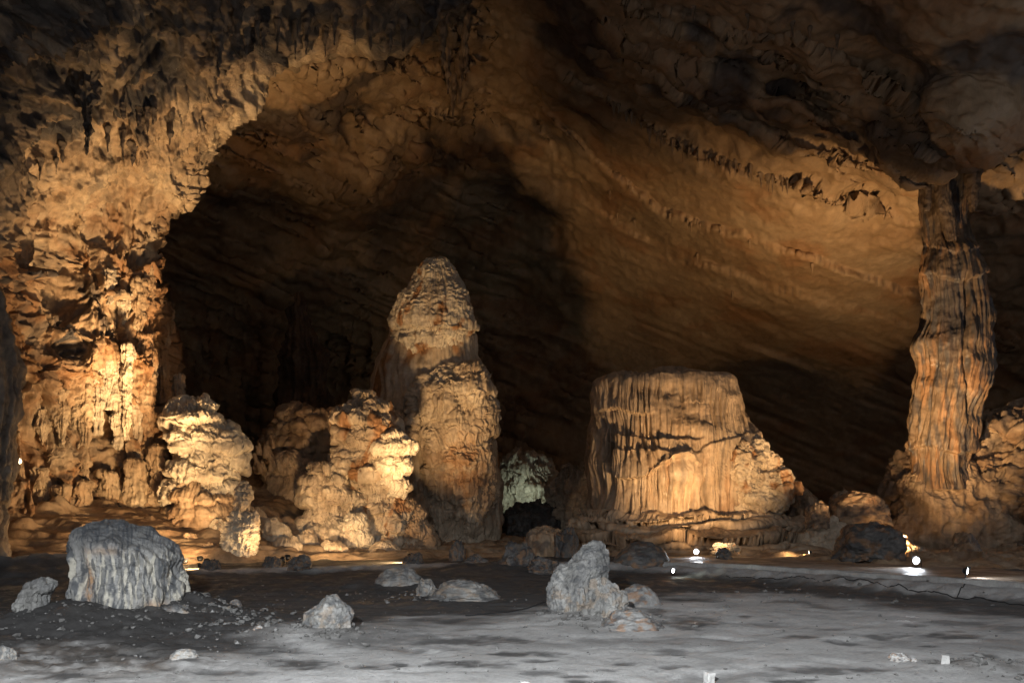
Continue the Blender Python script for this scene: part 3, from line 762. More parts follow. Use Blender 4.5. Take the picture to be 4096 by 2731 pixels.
loft('middle_bulb', [(2200, 1360, 1480), (2110, 1350, 1470), (2040, 1345, 1475), (1990, 1360, 1470), (1960, 1390, 1450)], 45.8, 'flowstone', 0.85, 200, 180, BUL(76, 0.9), t)
loft('foot_bulb', [(2240, 1385, 1460), (2195, 1374, 1478), (2160, 1370, 1482), (2110, 1364, 1466), (2080, 1382, 1450), (2070, 1402, 1432)], 43.6, 'flowstone_pale', 0.9, 220, 200, BUL(81, 0.7), t)
loft('right_skirt', [(2225, 1590, 1735), (2150, 1596, 1722), (2080, 1602, 1706), (2020, 1612, 1680), (1995, 1628, 1655)], 45.8, 'flowstone_brown', 0.8, 200, 180, BUL(86, 0.9), t)
loft('left_skirt', [(2225, 1180, 1400), (2150, 1195, 1390), (2100, 1215, 1370), (2070, 1245, 1330), (2060, 1270, 1300)], 44.6, 'flowstone', 0.8, 220, 160, BUL(91, 0.8), t)

# ---- small lumps filling the slope between them
for i, (px, pyb, w, h, d, lb) in enumerate([(1085, 2190, 120, 110, 41.5, 'small drip mound right of the knobbly stalagmite on the lit slope'), (1150, 2225, 100, 70, 40.5, 'low lumpy mound below the left bulb of the bulbous stalagmite'), (1015, 2130, 110, 90, 43.0, 'small rounded mound behind the knobbly stalagmite'),
        (1225, 2215, 80, 95, 42.5, 'small knob standing at the left foot of the bulbous stalagmite'), (1330, 2232, 110, 60, 41.5, 'flat lump in front of the left foot of the bulbous stalagmite'), (1540, 2240, 130, 70, 42.5, 'flat lump in front of the trunk of the bulbous stalagmite')]):
    o = loft('drip_mound', [(pyb, px-w*0.6, px+w*0.6), (pyb-h*0.3, px-w*0.5, px+w*0.48), (pyb-h*0.65, px-w*0.4, px+w*0.42), (pyb-h*0.9, px-w*0.25, px+w*0.22), (pyb-h, px-w*0.1, px+w*0.1)], d, 'flowstone', 0.8, 130, 100, BUL(950+i*11, 0.45))
    tag(o, lb, 'mound')
# ---- dark mound behind, left
t = empty('crusted_mound', base_of(1220, 2150, 50))
tag(t, 'dark brown crusted mound with coral spikes, left of the bulbous stalagmite', 'mound')
loft('rear_hump', [(2120, 1020, 1420), (1950, 1065, 1400), (1820, 1085, 1392), (1740, 1092, 1384), (1690, 1100, 1372), (1655, 1112, 1350), (1640, 1130, 1300), (1632, 1160, 1260)], 51, 'flowstone_brown', 0.75, 280, 240,
     [st_big(0.8, 2.4, 101), st_drape(0.5, 1.4, 1.0, 102, 0.2), st_drape(0.18, 0.55, 0.4, 103, 0.2), st_rough(0.10, 0.5, 104)], t)
loft('front_slope', [(2190, 960, 1330), (2080, 1005, 1310), (1980, 1040, 1290), (1900, 1050, 1270), (1840, 1075, 1230), (1810, 1100, 1190), (1800, 1130, 1160)], 48.5, 'flowstone_smooth', 0.7, 260, 220,
     [st_big(0.6, 2.2, 106), st_drape(0.3, 1.3, 1.0, 107, 0.15, mask=lambda c: sst(1960, 1880, c.py)), st_flute(0.12, 0.35, 8, 108), st_rough(0.07, 0.4, 109)], t)
rs = np.random.RandomState(5)
for i in range(26):
    bx = 1030+rs.rand()*70; by = 1905-rs.rand()*100-(bx-1030)*0.5
    w = 7+rs.rand()*9; h = 18+rs.rand()*26; ln = -12+rs.rand()*10
    loft('coral_spike', [(by+14, bx-w, bx+w), (by, bx-w*0.9+ln*0.2, bx+w*0.9+ln*0.2), (by-h*0.6, bx-w*0.8+ln, bx+w*0.55+ln), (by-h, bx-w*0.25+ln*1.5, bx+w*0.2+ln*1.5)], 47.3-rs.rand()*0.7, 'flowstone_brown', 0.9, 14, 14,
         [st_rough(0.06, 0.2, 120+i, 3)], t, foot=False)

# ---- bright cauliflower stalagmite against the left wall
t = empty('cascade_stalagmite', base_of(800, 2110, 41.5))
tag(t, 'brightly lit cascading stalagmite of stacked fringed lips, against the left wall', 'stalagmite')
loft('upper_cascade', [(2010, 690, 930), (1930, 700, 924), (1860, 712, 926), (1800, 705, 926), (1755, 700, 918), (1715, 695, 895), (1680, 690, 866), (1640, 682, 848), (1606, 700, 834), (1592, 735, 810)], 41.5, 'flowstone_pale', 0.8, 340, 320,
     [st_big(0.4, 1.6, 131), st_drape(0.75, 1.9, 1.25, 132, 0.15, mask=lambda c: 0.15+0.85*sst(1600, 1680, c.py)), st_drape(0.14, 0.6, 0.5, 133, 0.3), st_flute(0.13, 0.16, 9, 135), st_cr(0.16, 137), st_rough(0.05, 0.2, 134)], t, foot=False)
loft('lower_cascade', [(2150, 670, 985), (2080, 690, 960), (2030, 690, 945), (1990, 700, 930), (1960, 730, 900)], 41.0, 'flowstone_brown', 0.8, 280, 180,  # darker brown material stands in for the unlit lower part
     [st_big(0.4, 1.8, 141), st_drape(0.45, 1.6, 0.7, 142, 0.15), st_flute(0.07, 0.2, 8, 144), st_rough(0.06, 0.4, 143)], t)

# ---- small knobbly stalagmite by the path
t = empty('knobbly_stalagmite', base_of(955, 2240, 38))
tag(t, 'small knobbly lit stalagmite with a chimney top beside the path', 'stalagmite')
loft('body', [(2250, 905, 1020), (2200, 890, 1022), (2150, 890, 1032), (2110, 902, 1032), (2080, 920, 1025), (2060, 930, 1000)], 38, 'flowstone_pale', 0.9, 220, 180,
     [st_big(0.18, 0.8, 151), st_rough(0.16, 0.45, 152, 5), st_flute(0.05, 0.14, 6, 153), st_drape(0.10, 0.3, 0.3, 154), st_rough(0.05, 0.15, 155)], t)
loft('chimney', [(2085, 930, 990), (2040, 938, 990), (2000, 942, 1000), (1965, 946, 1008), (1942, 955, 1000), (1934, 968, 986)], 38, 'flowstone', 0.9, 160, 160,
     [st_big(0.12, 0.5, 156), st_drape(0.12, 0.35, 0.3, 157), st_rough(0.09, 0.25, 158, 4)], t, foot=False)
loft('knob', [(2110, 1000, 1026), (2085, 1005, 1036), (2060, 1010, 1036), (2046, 1018, 1030)], 37.8, 'flowstone', 0.9, 60, 60, [st_rough(0.07, 0.25, 159, 4)], t, foot=False)

# ---- flat-topped stalagmite
t = empty('flat_topped_stalagmite', base_of(2740, 2140, 50))
tag(t, 'wide flat-topped stalagmite with fluted curtain sides, right of centre', 'stalagmite')
def ft_shape(c):
    px, py = c.px, c.py
    wob = 8*perlin(px/60, 0*px, 0, 161)+5*perlin(px/22, 0*px, 0, 162)
    fr = (7*perlin(px/7, 0*px, 0, 163)+5*perlin(px/3.5, 0*px, 0, 164))
    front = np.clip(-np.sin(c.th), 0, 1)**0.5
    r = np.zeros_like(px)
    def shelf(yl, a, b, A, down, s=45):
        # body below the line stands proud with a flat top
        sd = py-(yl+wob)
        m = sst(a-s, a+s, px)*(1-sst(b-s, b+s, px))
        return A*sst(-5, 7, sd)*np.exp(-np.maximum(sd, 0)/down)*m
    def drip(yl, a, b, A, upl, s=45):
        sd = (yl+wob+fr)-py
        m = sst(a-s, a+s, px)*(1-sst(b-s, b+s, px))
        return A*sst(-3, 5, sd)*np.exp(-np.maximum(sd, 0)/upl)*m
    arch = 1735+22*np.sin((px-2480)/130.0)
    r = r+shelf(arch, 2450, 2800, 0.45, 170)
    r = r+shelf(1805-0.0*px, 2440, 2770, 0.4, 70)
    r = r+drip(1890+25*np.sin((px-2440)/55.0)-np.clip(px-2680, 0, 200)*0.35, 2470, 2760, 0.75, 80)
    r = r+drip(1648+12*np.sin(px/40.0), 2400, 2600, 0.4, 90)
    r = r+shelf(1770-np.clip(px-2850, -300, 200)*0.25+70*np.clip((2820-px)/120, 0, 1.5), 2780, 3060, 0.25, 330)
    r = r-0.6*gauss(px, py, 2420, 1800, 26, 60)-0.5*gauss(px, py, 2445, 1990, 14, 160)-0.4*gauss(px, py, 2395, 1900, 12, 200)
    r = r+0.5*gauss(px, py, 2770, 1710, 60, 32)+0.45*gauss(px, py, 2440, 2040, 50, 40)+0.4*gauss(px, py, 2700, 1900, 90, 60)
    return r*front
def ft_flute(c):
    m = sst(2110, 2080, c.py)*(0.12+0.88*sst(1515, 1575, c.py))*(1-0.75*gauss(c.px, c.py, 2800, 1640, 90, 80))*(1-0.8*sst(2880, 2960, c.px)*sst(1700, 1800, c.py))
    w = 0.28
    uu = c.P0[..., 0]+0.16*perlin(c.P0[..., 0]/1.2, c.z/2.5, 0, 171)
    n = perlin(uu/w, c.z/5.0, 0.5, 172); n2 = perlin(uu/0.62, c.z/6.0, 0.9, 173); n3 = perlin(uu/0.13, c.z/3.0, 1.9, 174)
    deep = sst(0.0, 0.5, perlin(uu/1.7, c.z/3.0, 3.3, 175)+0.15)
    return m*(-(0.12+0.42*deep)*np.exp(-(n*5.5)**2)+0.12*n2-0.08*np.exp(-(n3*5)**2))
loft('fluted_body', [(2150, 2335, 3060), (2070, 2345, 3085), (1988, 2340, 3090), (1930, 2338, 3085), (1860, 2336, 3060), (1800, 2342, 3040), (1765, 2346, 3035), (1733, 2357, 3025), (1701, 2362, 3001), (1656, 2371, 2978), (1600, 2372, 2954), (1560, 2370, 2938),
      (1540, 2374, 2930), (1522, 2388, 2920), (1510, 2430, 2905), (1501, 2490, 2880), (1496, 2560, 2820)], 50, 'flowstone_smooth', 0.72, 900, 420,
     [st_big(0.4, 3.0, 165), ft_shape, ft_flute, st_drape(0.10, 0.7, 0.4, 166, 0.3, mask=lambda c: gauss(c.px, c.py, 2810, 1640, 110, 80)), st_rough(0.035, 0.3, 167)], t, sq=2.5,
     attrs=lambda c: {'rust': np.clip(0.55*sst(0.05, 0.5, fbm(c.px/60, c.py/240, 0, 4, 168))*sst(1780, 1900, c.py), 0, 0.6), 'stain_shade': np.clip(0.35*sst(0.1, 0.45, fbm(c.px/16, c.py/200, 0, 3, 169)), 0, 0.4)})
loft('rough_flank', [(2140, 2985, 3060), (2105, 2960, 3122), (2039, 2940, 3136), (1960, 2925, 3176), (1935, 2920, 3160), (1879, 2905, 3128), (1830, 2890, 3090), (1785, 2895, 3045), (1768, 2930, 3005)], 46.8, 'flowstone', 0.75, 300, 280,
     [st_big(0.55, 1.8, 181), st_rough(0.32, 0.9, 182, 5), st_drape(0.16, 0.5, 0.5, 183, 0.2), st_rough(0.1, 0.3, 184)], t, attrs=at_patch(1.0, 185, 0.0))
loft('rim_knob', [(1545, 2895, 2940), (1520, 2890, 2926), (1500, 2888, 2920), (1495, 2895, 2910)], 49.5, 'flowstone_pale', 0.9, 40, 40, [st_rough(0.1, 0.3, 186)], t, foot=False)

# ---- terraces at its foot
t = empty('terraced_flowstone', base_of(2800, 2230, 46))
tag(t, 'low brown terraces of flowstone at the foot of the flat-topped stalagmite', 'terrace')
def terr(s, per, amp):
    def f(c):
        zz = c.z+0.35*fbm(c.P0[..., 0]/4, c.P0[..., 1]/4, 0, 3, s)
        tq = zz/per; k = np.floor(tq); q = tq-k
        return amp*(1-q)**0.6*(0.5+0.5*rnd(k.astype(np.int32), k.astype(np.int32)*0, s))
    return f
loft('lower_terrace', [(2245, 2200, 3600), (2228, 2230, 3570), (2212, 2240, 3480), (2198, 2260, 3400), (2186, 2280, 3340), (2178, 2300, 3300)], 46.0, 'flowstone_brown', 0.40, 700, 170,
     [terr(191, 0.30, 0.9), st_drape(0.25, 1.6, 0.5, 192, 0.15), st_flute(0.05, 0.35, 6, 193), st_rough(0.09, 0.7, 194)], t)
loft('middle_terrace', [(2200, 2262, 3330), (2150, 2290, 3240), (2125, 2310, 3200), (2100, 2345, 3120), (2085, 2390, 3060)], 47.5, 'flowstone_smooth', 0.42, 600, 170,
     [terr(196, 0.42, 0.8), st_drape(0.4, 2.2, 0.8, 197, 0.12), st_flute(0.08, 0.4, 6, 198), st_rough(0.07, 0.6, 199)], t)
loft('upper_terrace', [(2140, 2400, 3010), (2095, 2415, 2960), (2075, 2440, 2700), (2062, 2460, 2640)], 47.0, 'flowstone_smooth', 0.40, 400, 120,
     [st_drape(0.5, 2.0, 1.0, 401, 0.12), st_flute(0.08, 0.4, 6, 402), st_rough(0.06, 0.5, 403)], t)
loft('end_slope', [(2245, 3180, 3480), (2200, 3200, 3430), (2150, 3225, 3390), (2110, 3240, 3350), (2090, 3270, 3320)], 43.5, 'flowstone', 0.7, 220, 140,
     [st_big(0.4, 1.6, 405), st_rough(0.25, 0.7, 406, 5), st_drape(0.2, 0.8, 0.6, 407)], t)

# ---- right column and the slope it stands on
t = empty('draped_column', base_of(3750, 1860, 47))
tag(t, 'massive brown draped column at right, reaching from the slope to the ceiling', 'column')
def col_shape(c):
    r = 0*c.px
    for yl, A in ((1000, 0.15), (1110, 0.25), (1800, 0.35)):
        sd = (yl+14*np.sin(c.px/40.0)+9*perlin(c.px/9, 0*c.px, 0, 411)+12*perlin(c.px/30, 0*c.px, 0, 412))-c.py
        r = r+A*sst(-4, 6, sd)*np.exp(-np.maximum(sd, 0)/120)
    r = r-0.3*np.exp(-((c.px-(3868+8*np.sin(c.py/60.0)))/7.0)**2)*sst(1080, 1120, c.py)*(1-sst(1600, 1680, c.py))
    return r*np.clip(-np.sin(c.th)+0.4, 0, 1)
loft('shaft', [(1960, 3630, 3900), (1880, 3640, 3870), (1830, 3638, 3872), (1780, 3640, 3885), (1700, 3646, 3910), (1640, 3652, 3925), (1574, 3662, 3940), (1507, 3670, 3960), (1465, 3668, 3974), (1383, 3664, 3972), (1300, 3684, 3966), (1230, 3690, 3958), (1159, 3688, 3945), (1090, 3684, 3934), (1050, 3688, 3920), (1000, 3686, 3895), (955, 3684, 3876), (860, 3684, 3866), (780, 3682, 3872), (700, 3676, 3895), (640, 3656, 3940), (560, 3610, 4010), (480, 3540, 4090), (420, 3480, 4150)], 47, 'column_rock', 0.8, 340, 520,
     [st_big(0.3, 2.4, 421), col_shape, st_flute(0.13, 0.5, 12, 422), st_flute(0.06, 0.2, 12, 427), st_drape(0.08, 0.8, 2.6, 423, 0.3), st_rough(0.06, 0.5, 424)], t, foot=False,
     attrs=lambda c: {'rust': np.clip(0.5*sst(0.0, 0.4, fbm(c.px/40, c.py/200, 0, 4, 425)), 0, 0.5), 'stain_shade': np.clip(0.9*gauss(c.px, c.py, 3800, 1260, 75, 170)+0.8*gauss(c.px, c.py, 3790, 720, 120, 60)+0.75*sst(0.0, 0.35, fbm(c.px/26, c.py/130, 0, 3, 426)), 0, 0.85)})
loft('hanging_pipe', [(970, 3790, 3826), (900, 3766, 3826), (840, 3748, 3816), (800, 3740, 3805), (700, 3735, 3800), (560, 3725, 3810)], 45.6, 'column_rock', 0.9, 60, 120, [st_flute(0.06, 0.14, 9, 431), st_rough(0.07, 0.4, 432)], t, foot=False)
loft('hanging_pipe', [(850, 3700, 3722), (760, 3696, 3726), (640, 3690, 3730), (560, 3690, 3735)], 45.4, 'column_rock', 0.9, 40, 90, [st_rough(0.08, 0.4, 433)], t, foot=False)
loft('hanging_pipe', [(850, 3880, 3905), (800, 3870, 3915), (740, 3860, 3920), (640, 3850, 3930)], 45.0, 'column_rock', 0.9, 50, 90, [st_flute(0.06, 0.14, 9, 435), st_rough(0.08, 0.4, 434)], t, foot=False)

t = empty('rock_slope', base_of(4100, 2270, 48))
tag(t, 'big brown rocky slope at the right edge under the draped column', 'slope')
loft('slope_face', [(2290, 3540, 5300), (2200, 3560, 5100), (2100, 3580, 4950), (2010, 3592, 4800), (1960, 3600, 4700), (1900, 3630, 4600), (1850, 3660, 4520), (1800, 3700, 4450), (1740, 3770, 4400), (1690, 3840, 4350), (1650, 3920, 4300), (1620, 4000, 4220)], 49, 'flowstone_brown', 0.42, 620, 340,
     [st_big(1.1, 3.5, 441), st_drape(0.6, 2.0, 1.4, 442, 0.15), st_rough(0.42, 1.3, 443, 5), st_drape(0.22, 0.6, 0.5, 444, 0.2), st_rough(0.10, 0.4, 445)], t, attrs=lambda c: {'stain_shade': 0.6*sst(-0.1, 0.35, fbm(c.px/120, c.py/90, 0, 4, 446)), 'rust': 0.4*sst(0, 0.4, fbm(c.px/90, c.py/90, 3, 4, 450))})
loft('ledge_block', [(2080, 3560, 4100), (2010, 3585, 4050), (1960, 3602, 4000), (1920, 3632, 3950), (1890, 3660, 3900), (1860, 3690, 3860), (1840, 3720, 3820)], 47.0, 'flowstone_brown', 0.5, 300, 180,
     [st_big(0.7, 2.2, 447), st_rough(0.2, 0.9, 448, 5), st_flute(0.08, 0.4, 8, 449)], t)

# ---- dim far formations
o = loft('far_stalagmite', [(1750, 1090, 1350), (1500, 1120, 1320), (1400, 1132, 1295), (1300, 1140, 1260), (1230, 1152, 1228), (1190, 1175, 1222), (1170, 1185, 1215)], 72, 'column_rock', 0.8, 140, 200,
         [st_big(0.8, 3, 451), st_flute(0.3, 0.6, 9, 452), st_rough(0.2, 0.8, 453)])
tag(o, 'dim pointed stalagmite far back in the dark left of the tallest stalagmite', 'stalagmite')
o = loft('far_curtain', [(2090, 1950, 2330), (2010, 1965, 2320), (1960, 1975, 2300), (1920, 1990, 2240), (1880, 2010, 2190), (1850, 2040, 2150), (1835, 2070, 2120)], 75, 'flowstone_pale', 0.35, 420, 300,
         [st_big(1.3, 3, 455), st_drape(1.0, 1.8, 2.6, 456, 0.3), st_drape(0.4, 0.7, 0.9, 459, 0.3), st_flute(0.3, 0.4, 8, 457), st_rough(0.25, 0.6, 458)])
tag(o, 'far grey-green flowstone curtain lit by a small cold lamp in the gap', 'flowstone')
o = loft('far_rock_wall', [(2130, 2180, 2420), (2050, 2190, 2420), (1980, 2200, 2400), (1920, 2215, 2390), (1870, 2240, 2370)], 66, 'flowstone', 0.6, 200, 200,
         [st_big(0.9, 3, 461), st_drape(0.5, 1.3, 1.4, 462, 0.3), st_flute(0.2, 0.4, 8, 463), st_rough(0.25, 0.6, 464)])
tag(o, 'dim grey rock wall behind the left edge of the flat-topped stalagmite', 'rock')
o = loft('dark_rock_ridge', [(2180, 1990, 2330), (2100, 2000, 2300), (2060, 2010, 2270), (2035, 2030, 2230), (2022, 2060, 2180), (2014, 2090, 2150)], 66, 'dark_rock', 0.4, 220, 110, [st_big(0.5, 1.6, 465), st_rough(0.45, 0.8, 466, 5)])
tag(o, 'black rock ridge in the gap below the far grey-green curtain', 'rock')
o = loft('near_buttress', [(2330, -520, 20), (2150, -520, 10), (1900, -520, 30), (1750, -520, 48), (1600, -520, 56), (1450, -520, 54), (1300, -520, 34), (1180, -520, 8), (1100, -520, -40), (900, -520, -160), (600, -520, -260)], 29, 'wall_rock', 0.5, 240, 380,
         [st_big(0.25, 3, 471), st_flute(0.16, 0.4, 9, 472), st_drape(0.2, 0.8, 1.6, 473, 0.2), st_rough(0.12, 0.5, 474)], attrs=lambda c: {'stain_shade': 0.55+0.3*fbm(c.px/30, c.py/80, 0, 3, 475)})
tag(o, 'dark grey fluted buttress at the far left edge in shade', 'buttress')

# ------------------------------------------------------------------ rocks: faceted, noise-worn boulders
def rock(name, px, pyb, wpx, hpx, d, mat, label, cat='boulder', s=0, facets=14, ratio=0.9, rough=0.05, nu=110, nv=80, sink=0.12, zbase=None, group=None, round_=0.0, flare=0.0):
    rs = np.random.RandomState(s+900)
    rx = wpx/2/FPX*d; hz = hpx/FPX*d
    dirs = rs.normal(size=(facets, 3)); dirs[:, 2] = dirs[:, 2]*0.8+0.15; dirs /= np.linalg.norm(dirs, axis=1)[:, None]
    cs = 0.66+0.30*rs.rand(facets)
    th = np.linspace(0, 2*np.pi, nu, endpoint=False)+np.pi/2; ph = np.linspace(0.34*np.pi, np.pi, nv)
    V = np.stack([np.sin(ph)[:, None]*np.cos(th)[None], np.sin(ph)[:, None]*np.sin(th)[None], -np.cos(ph)[:, None]*np.ones(nu)[None]], -1)
    r = np.ones(V.shape[:2])
    for dd, c in zip(dirs, cs):
        q = V@dd
        r = np.minimum(r, np.where(q > 0.05, c/np.maximum(q, 0.05), 9))
    r = r*(1-round_)+round_
    r = r+rough*2.2*fbm(V[..., 0]*1.7+s, V[..., 1]*1.7, V[..., 2]*1.7, 3, s)+rough*fbm(V[..., 0]*5+s, V[..., 1]*5, V[..., 2]*5, 5, s+3, 0.6)
    Q = V*r[..., None]
    zmin, zmax = Q[..., 2].min(), Q[..., 2].max()
    xm = np.abs(Q[..., 0]).max()
    c = W(px, pyb, d)
    zb = c[2] if zbase is None else zbase
    zn = np.clip((Q[..., 2]-zmin)/(zmax-zmin), 0, 1)
    fo = np.where(V[..., 2] < 0, 1/np.sqrt(np.maximum(1-np.minimum(V[..., 2], 0)**2, 0.3)), 1.0)*(1+flare*(1-zn)**2)
    P = np.stack([Q[..., 0]/xm*rx*fo, Q[..., 1]/xm*rx*ratio*fo, zn*hz*(1+sink)-hz*sink], -1)
    ob = mesh_obj(name, P, grid_faces(nv, nu, True), mat, attrs={'stain_shade': 0.6*sst(0.0, 0.4, fbm(V[..., 0]*2+s, V[..., 1]*2, V[..., 2]*2.6, 4, s+5)),
        'rust': 0.6*sst(0.05, 0.45, fbm(V[..., 0]*3+s, V[..., 1]*3, V[..., 2]*3, 4, s+9)), 'ochre': 0.12*sst(0.15, 0.5, fbm(V[..., 0]*2.5, V[..., 1]*2.5+s, V[..., 2]*2.5, 4, s+13))})
    ob.location = (c[0], d, zb)
    return tag(ob, label, cat, group)

def dfloor(py): return CAMH*FPX/(py-HY)

# ---- foreground, grey in the flash
def stump_pipes(c):
    uu = c.u+0.10*perlin(c.u/0.6, c.z/0.6, 0, 503)
    n = perlin(uu/0.30, c.z/1.6, 0.5, 504)+0.35*perlin(uu/0.13, c.z/0.9, 2.5, 505)
    rim = 2205+11*np.sin(c.px/19.0)+12*perlin(c.px/12, 0*c.px, 0, 502)+0.05*(c.px-500)
    below = sst(-4, 16, c.py-rim)
    fr = np.clip(-np.sin(c.th)+0.3, 0, 1)
    return below*(0.30*np.sqrt(n*n+0.006)-0.08)+0.03*np.exp(-((c.py-rim+10)/16)**2)*fr
o = loft('stump_stalagmite', [(2505, 355, 680), (2470, 335, 684), (2440, 326, 692), (2400, 318, 716), (2370, 314, 730), (2335, 312, 734), (2312, 314, 714), (2285, 316, 697), (2240, 314, 706), (2215, 312, 702), (2195, 311, 680), (2172, 312, 668), (2152, 318, 645), (2134, 324, 610), (2120, 336, 560), (2112, 355, 510)], 18.4, 'stump_rock', 0.75, 520, 360,
         [st_big(0.12, 0.8, 501), stump_pipes, st_rough(0.045, 0.35, 507, 4), st_rough(0.014, 0.08, 506, 3)], None, shear=0.34, sq=2.7, smooth_k=2, tilt=-0.12,
         attrs=lambda c: {'rust': 0.9*sst(0.02, 0.30, fbm(c.px/16, c.py/130, 7, 3, 509))*sst(2185, 2235, c.py),
                          'ochre': np.clip(1.0*gauss(c.px, c.py, 352, 2330, 13, 90)*(0.7+fbm(c.px/8, c.py/30, 0, 3, 510))+0.55*gauss(c.px, c.py, 620, 2425, 50, 22)+0.4*gauss(c.px, c.py, 420, 2205, 60, 14), 0, 0.8),
                          'stain_shade': np.clip(0.5*sst(2215, 2150, c.py)*(0.75+0.8*fbm(c.px/40, c.py/16, 0, 4, 512))+0.8*sst(0.10, 0.32, fbm(c.px/11, c.py/70, 0, 4, 508)), 0, 0.85)})
tag(o, 'broad broken grey stalagmite stump with fluted sides in the left foreground', 'stump')
o = loft('leaning_stalagmite', [(2530, 45, 215), (2490, 54, 200), (2445, 58, 186), (2405, 64, 180), (2372, 80, 188), (2350, 102, 216), (2330, 128, 224), (2318, 155, 212)], 17.2, 'grey_rock', 0.85, 160, 140,
         [st_big(0.06, 0.4, 511), st_drape(0.08, 0.3, 0.2, 512, 0.2), st_flute(0.04, 0.12, 6, 513), st_rough(0.04, 0.15, 514, 5)])
tag(o, 'small leaning grey stalagmite left of the broad stump', 'stalagmite')
t = empty('leaning_rock', base_of(2330, 2470, 19.5))
tag(t, 'tall grey leaning rock with a humped back in the central foreground', 'rock')
loft('main_block', [(2490, 2205, 2420), (2452, 2192, 2440), (2417, 2180, 2450), (2369, 2174, 2448), (2339, 2182, 2432), (2310, 2200, 2422), (2280, 2222, 2432), (2250, 2256, 2441), (2208, 2304, 2443), (2180, 2338, 2428), (2166, 2362, 2412)], 19.8, 'grey_rock', 0.8, 320, 280,
     [st_big(0.07, 0.7, 521), st_flute(0.06, 0.16, 6, 522, mask=lambda c: sst(2270, 2320, c.py)), st_rough(0.06, 0.4, 523, 5), st_rough(0.025, 0.09, 524, 4)], t, shear=0.2,
     attrs=lambda c: {'rust': np.clip(0.7*sst(0.0, 0.4, fbm(c.px/40, c.py/60, 0, 4, 525))*sst(2330, 2380, c.py), 0, 0.7), 'stain_shade': np.clip(0.6*sst(0.0, 0.4, fbm(c.px/24, c.py/24, 3, 4, 526)), 0, 0.6)})
loft('front_lobe', [(2490, 2340, 2500), (2440, 2345, 2508), (2400, 2355, 2506), (2360, 2370, 2490), (2330, 2375, 2440), (2318, 2390, 2420)], 18.9, 'grey_rock', 0.85, 200, 160,
     [st_big(0.10, 0.5, 531), st_drape(0.10, 0.35, 0.3, 532, 0.2), st_flute(0.05, 0.12, 6, 533), st_rough(0.06, 0.2, 534, 5)], t, attrs=lambda c: {'rust': 0.55*sst(-0.1, 0.3, fbm(c.px/30, c.py/40, 0, 4, 535))})
o = rock('boulder', 1322, 2540, 225, 168, dfloor(2530), 'grey_rock', 'blocky grey boulder lying alone on the floor, right of the broad stump', s=3, facets=12, rough=0.05, nu=200, nv=150)
rock('low_mound', 2520, 2520, 215, 92, dfloor(2505), 'mound_soil', 'low dusty mound at the right foot of the leaning rock', 'mound', s=11, facets=8, rough=0.05, round_=0.5, flare=0.5)
rock('rounded_hump', 2552, 2425, 150, 92, dfloor(2418), 'mound_soil', 'pale rounded hump behind the leaning rock on its right', 'mound', s=12, facets=6, rough=0.03, round_=0.8, flare=0.5)
rock('stone_dome', 941, 2438, 54, 44, dfloor(2432), 'mound_soil', 'small smooth stone dome behind the stones right of the broad stump', 'stone', s=13, facets=5, rough=0.03, round_=0.85, flare=0.15)
rock('rounded_stone', 897, 2486, 96, 66, dfloor(2482), 'grey_rock', 'rounded grey stone in the rubble right of the broad stump', 'stone', s=14, facets=9, rough=0.05, round_=0.4)
rock('white_stone', 1028, 2552, 76, 54, dfloor(2550), 'pale_stone', 'angular white stone in the rubble between stump and blocky boulder', 'stone', s=15, facets=9, rough=0.03)
rock('flat_stone', 740, 2648, 118, 58, dfloor(2645), 'grey_rock', 'flat grey stone half sunk in the near left floor', 'stone', s=16, facets=9, rough=0.04, round_=0.3)
rock('stone', 20, 2655, 100, 76, dfloor(2650), 'grey_rock', 'grey stone cut off by the lower left edge', 'stone', s=17, rough=0.06)
rock('low_rock', 705, 2520, 210, 105, dfloor(2500), 'grey_rock', 'low sloping grey rock at the right foot of the broad stump', 'rock', s=18, facets=10, rough=0.07, round_=0.3, flare=0.3)
rock('mound', 1600, 2350, 190, 90, dfloor(2345), 'grey_rock', 'dim cone-shaped mound on the dark floor left of centre', 'mound', s=21, facets=7, rough=0.06, round_=0.5, flare=0.5)
rock('mound', 1860, 2395, 220, 82, dfloor(2392), 'grey_rock', 'dim flat-sided mound in front of the leaning rock on its left', 'mound', s=22, facets=7, rough=0.06, round_=0.4, flare=0.45)
rock('rubble_rock', 1705, 2382, 90, 72, dfloor(2380), 'grey_rock', 'small jagged rock between the two dim mounds', 'rock', s=23, rough=0.08)
rock('stump_rock', 1828, 2270, 76, 116, dfloor(2262), 'dark_rock', 'dim upright stump at the path edge below the tallest stalagmite', 'rock', s=24, facets=9, rough=0.08, round_=0.3)
rock('rubble_rock', 1905, 2275, 110, 62, dfloor(2270), 'dark_rock', 'dim broken rock right of the upright stump', 'rock', s=25, rough=0.1)
rock('rubble_rock', 2070, 2290, 170, 130, dfloor(2282), 'dark_rock', 'dim dark rock pile left of the leaning rock', 'rock', s=26, rough=0.1, flare=0.3)
rock('rubble_rock', 2170, 2300, 150, 80, dfloor(2295), 'dark_rock', 'low dark rock directly left of the leaning rock', 'rock', s=27, rough=0.1)
rock('tilted_block', 2180, 2235, 170, 145, 41.5, 'flowstone_brown', 'tilted orange-brown block behind the leaning rock', 'rock', s=28, facets=9, rough=0.05, zbase=0.0)
rock('grey_block', 2262, 2260, 120, 165, 40, 'dark_rock', 'grey rough block between the orange-brown block and the terraces', 'rock', s=29, rough=0.1, zbase=-0.2)
rock('dark_mound', 2570, 2275, 205, 112, dfloor(2280), 'dark_rock', 'dark rounded mound right of the leaning rock at the path edge', 'mound', s=30, facets=7, rough=0.04, round_=0.6, flare=0.35)
rock('rubble_rock', 2890, 2218, 140, 62, 39.3, 'dark_rock', 'small dark jagged rock beside the white lamp on the path', 'rock', s=31, rough=0.12, zbase=0.35)
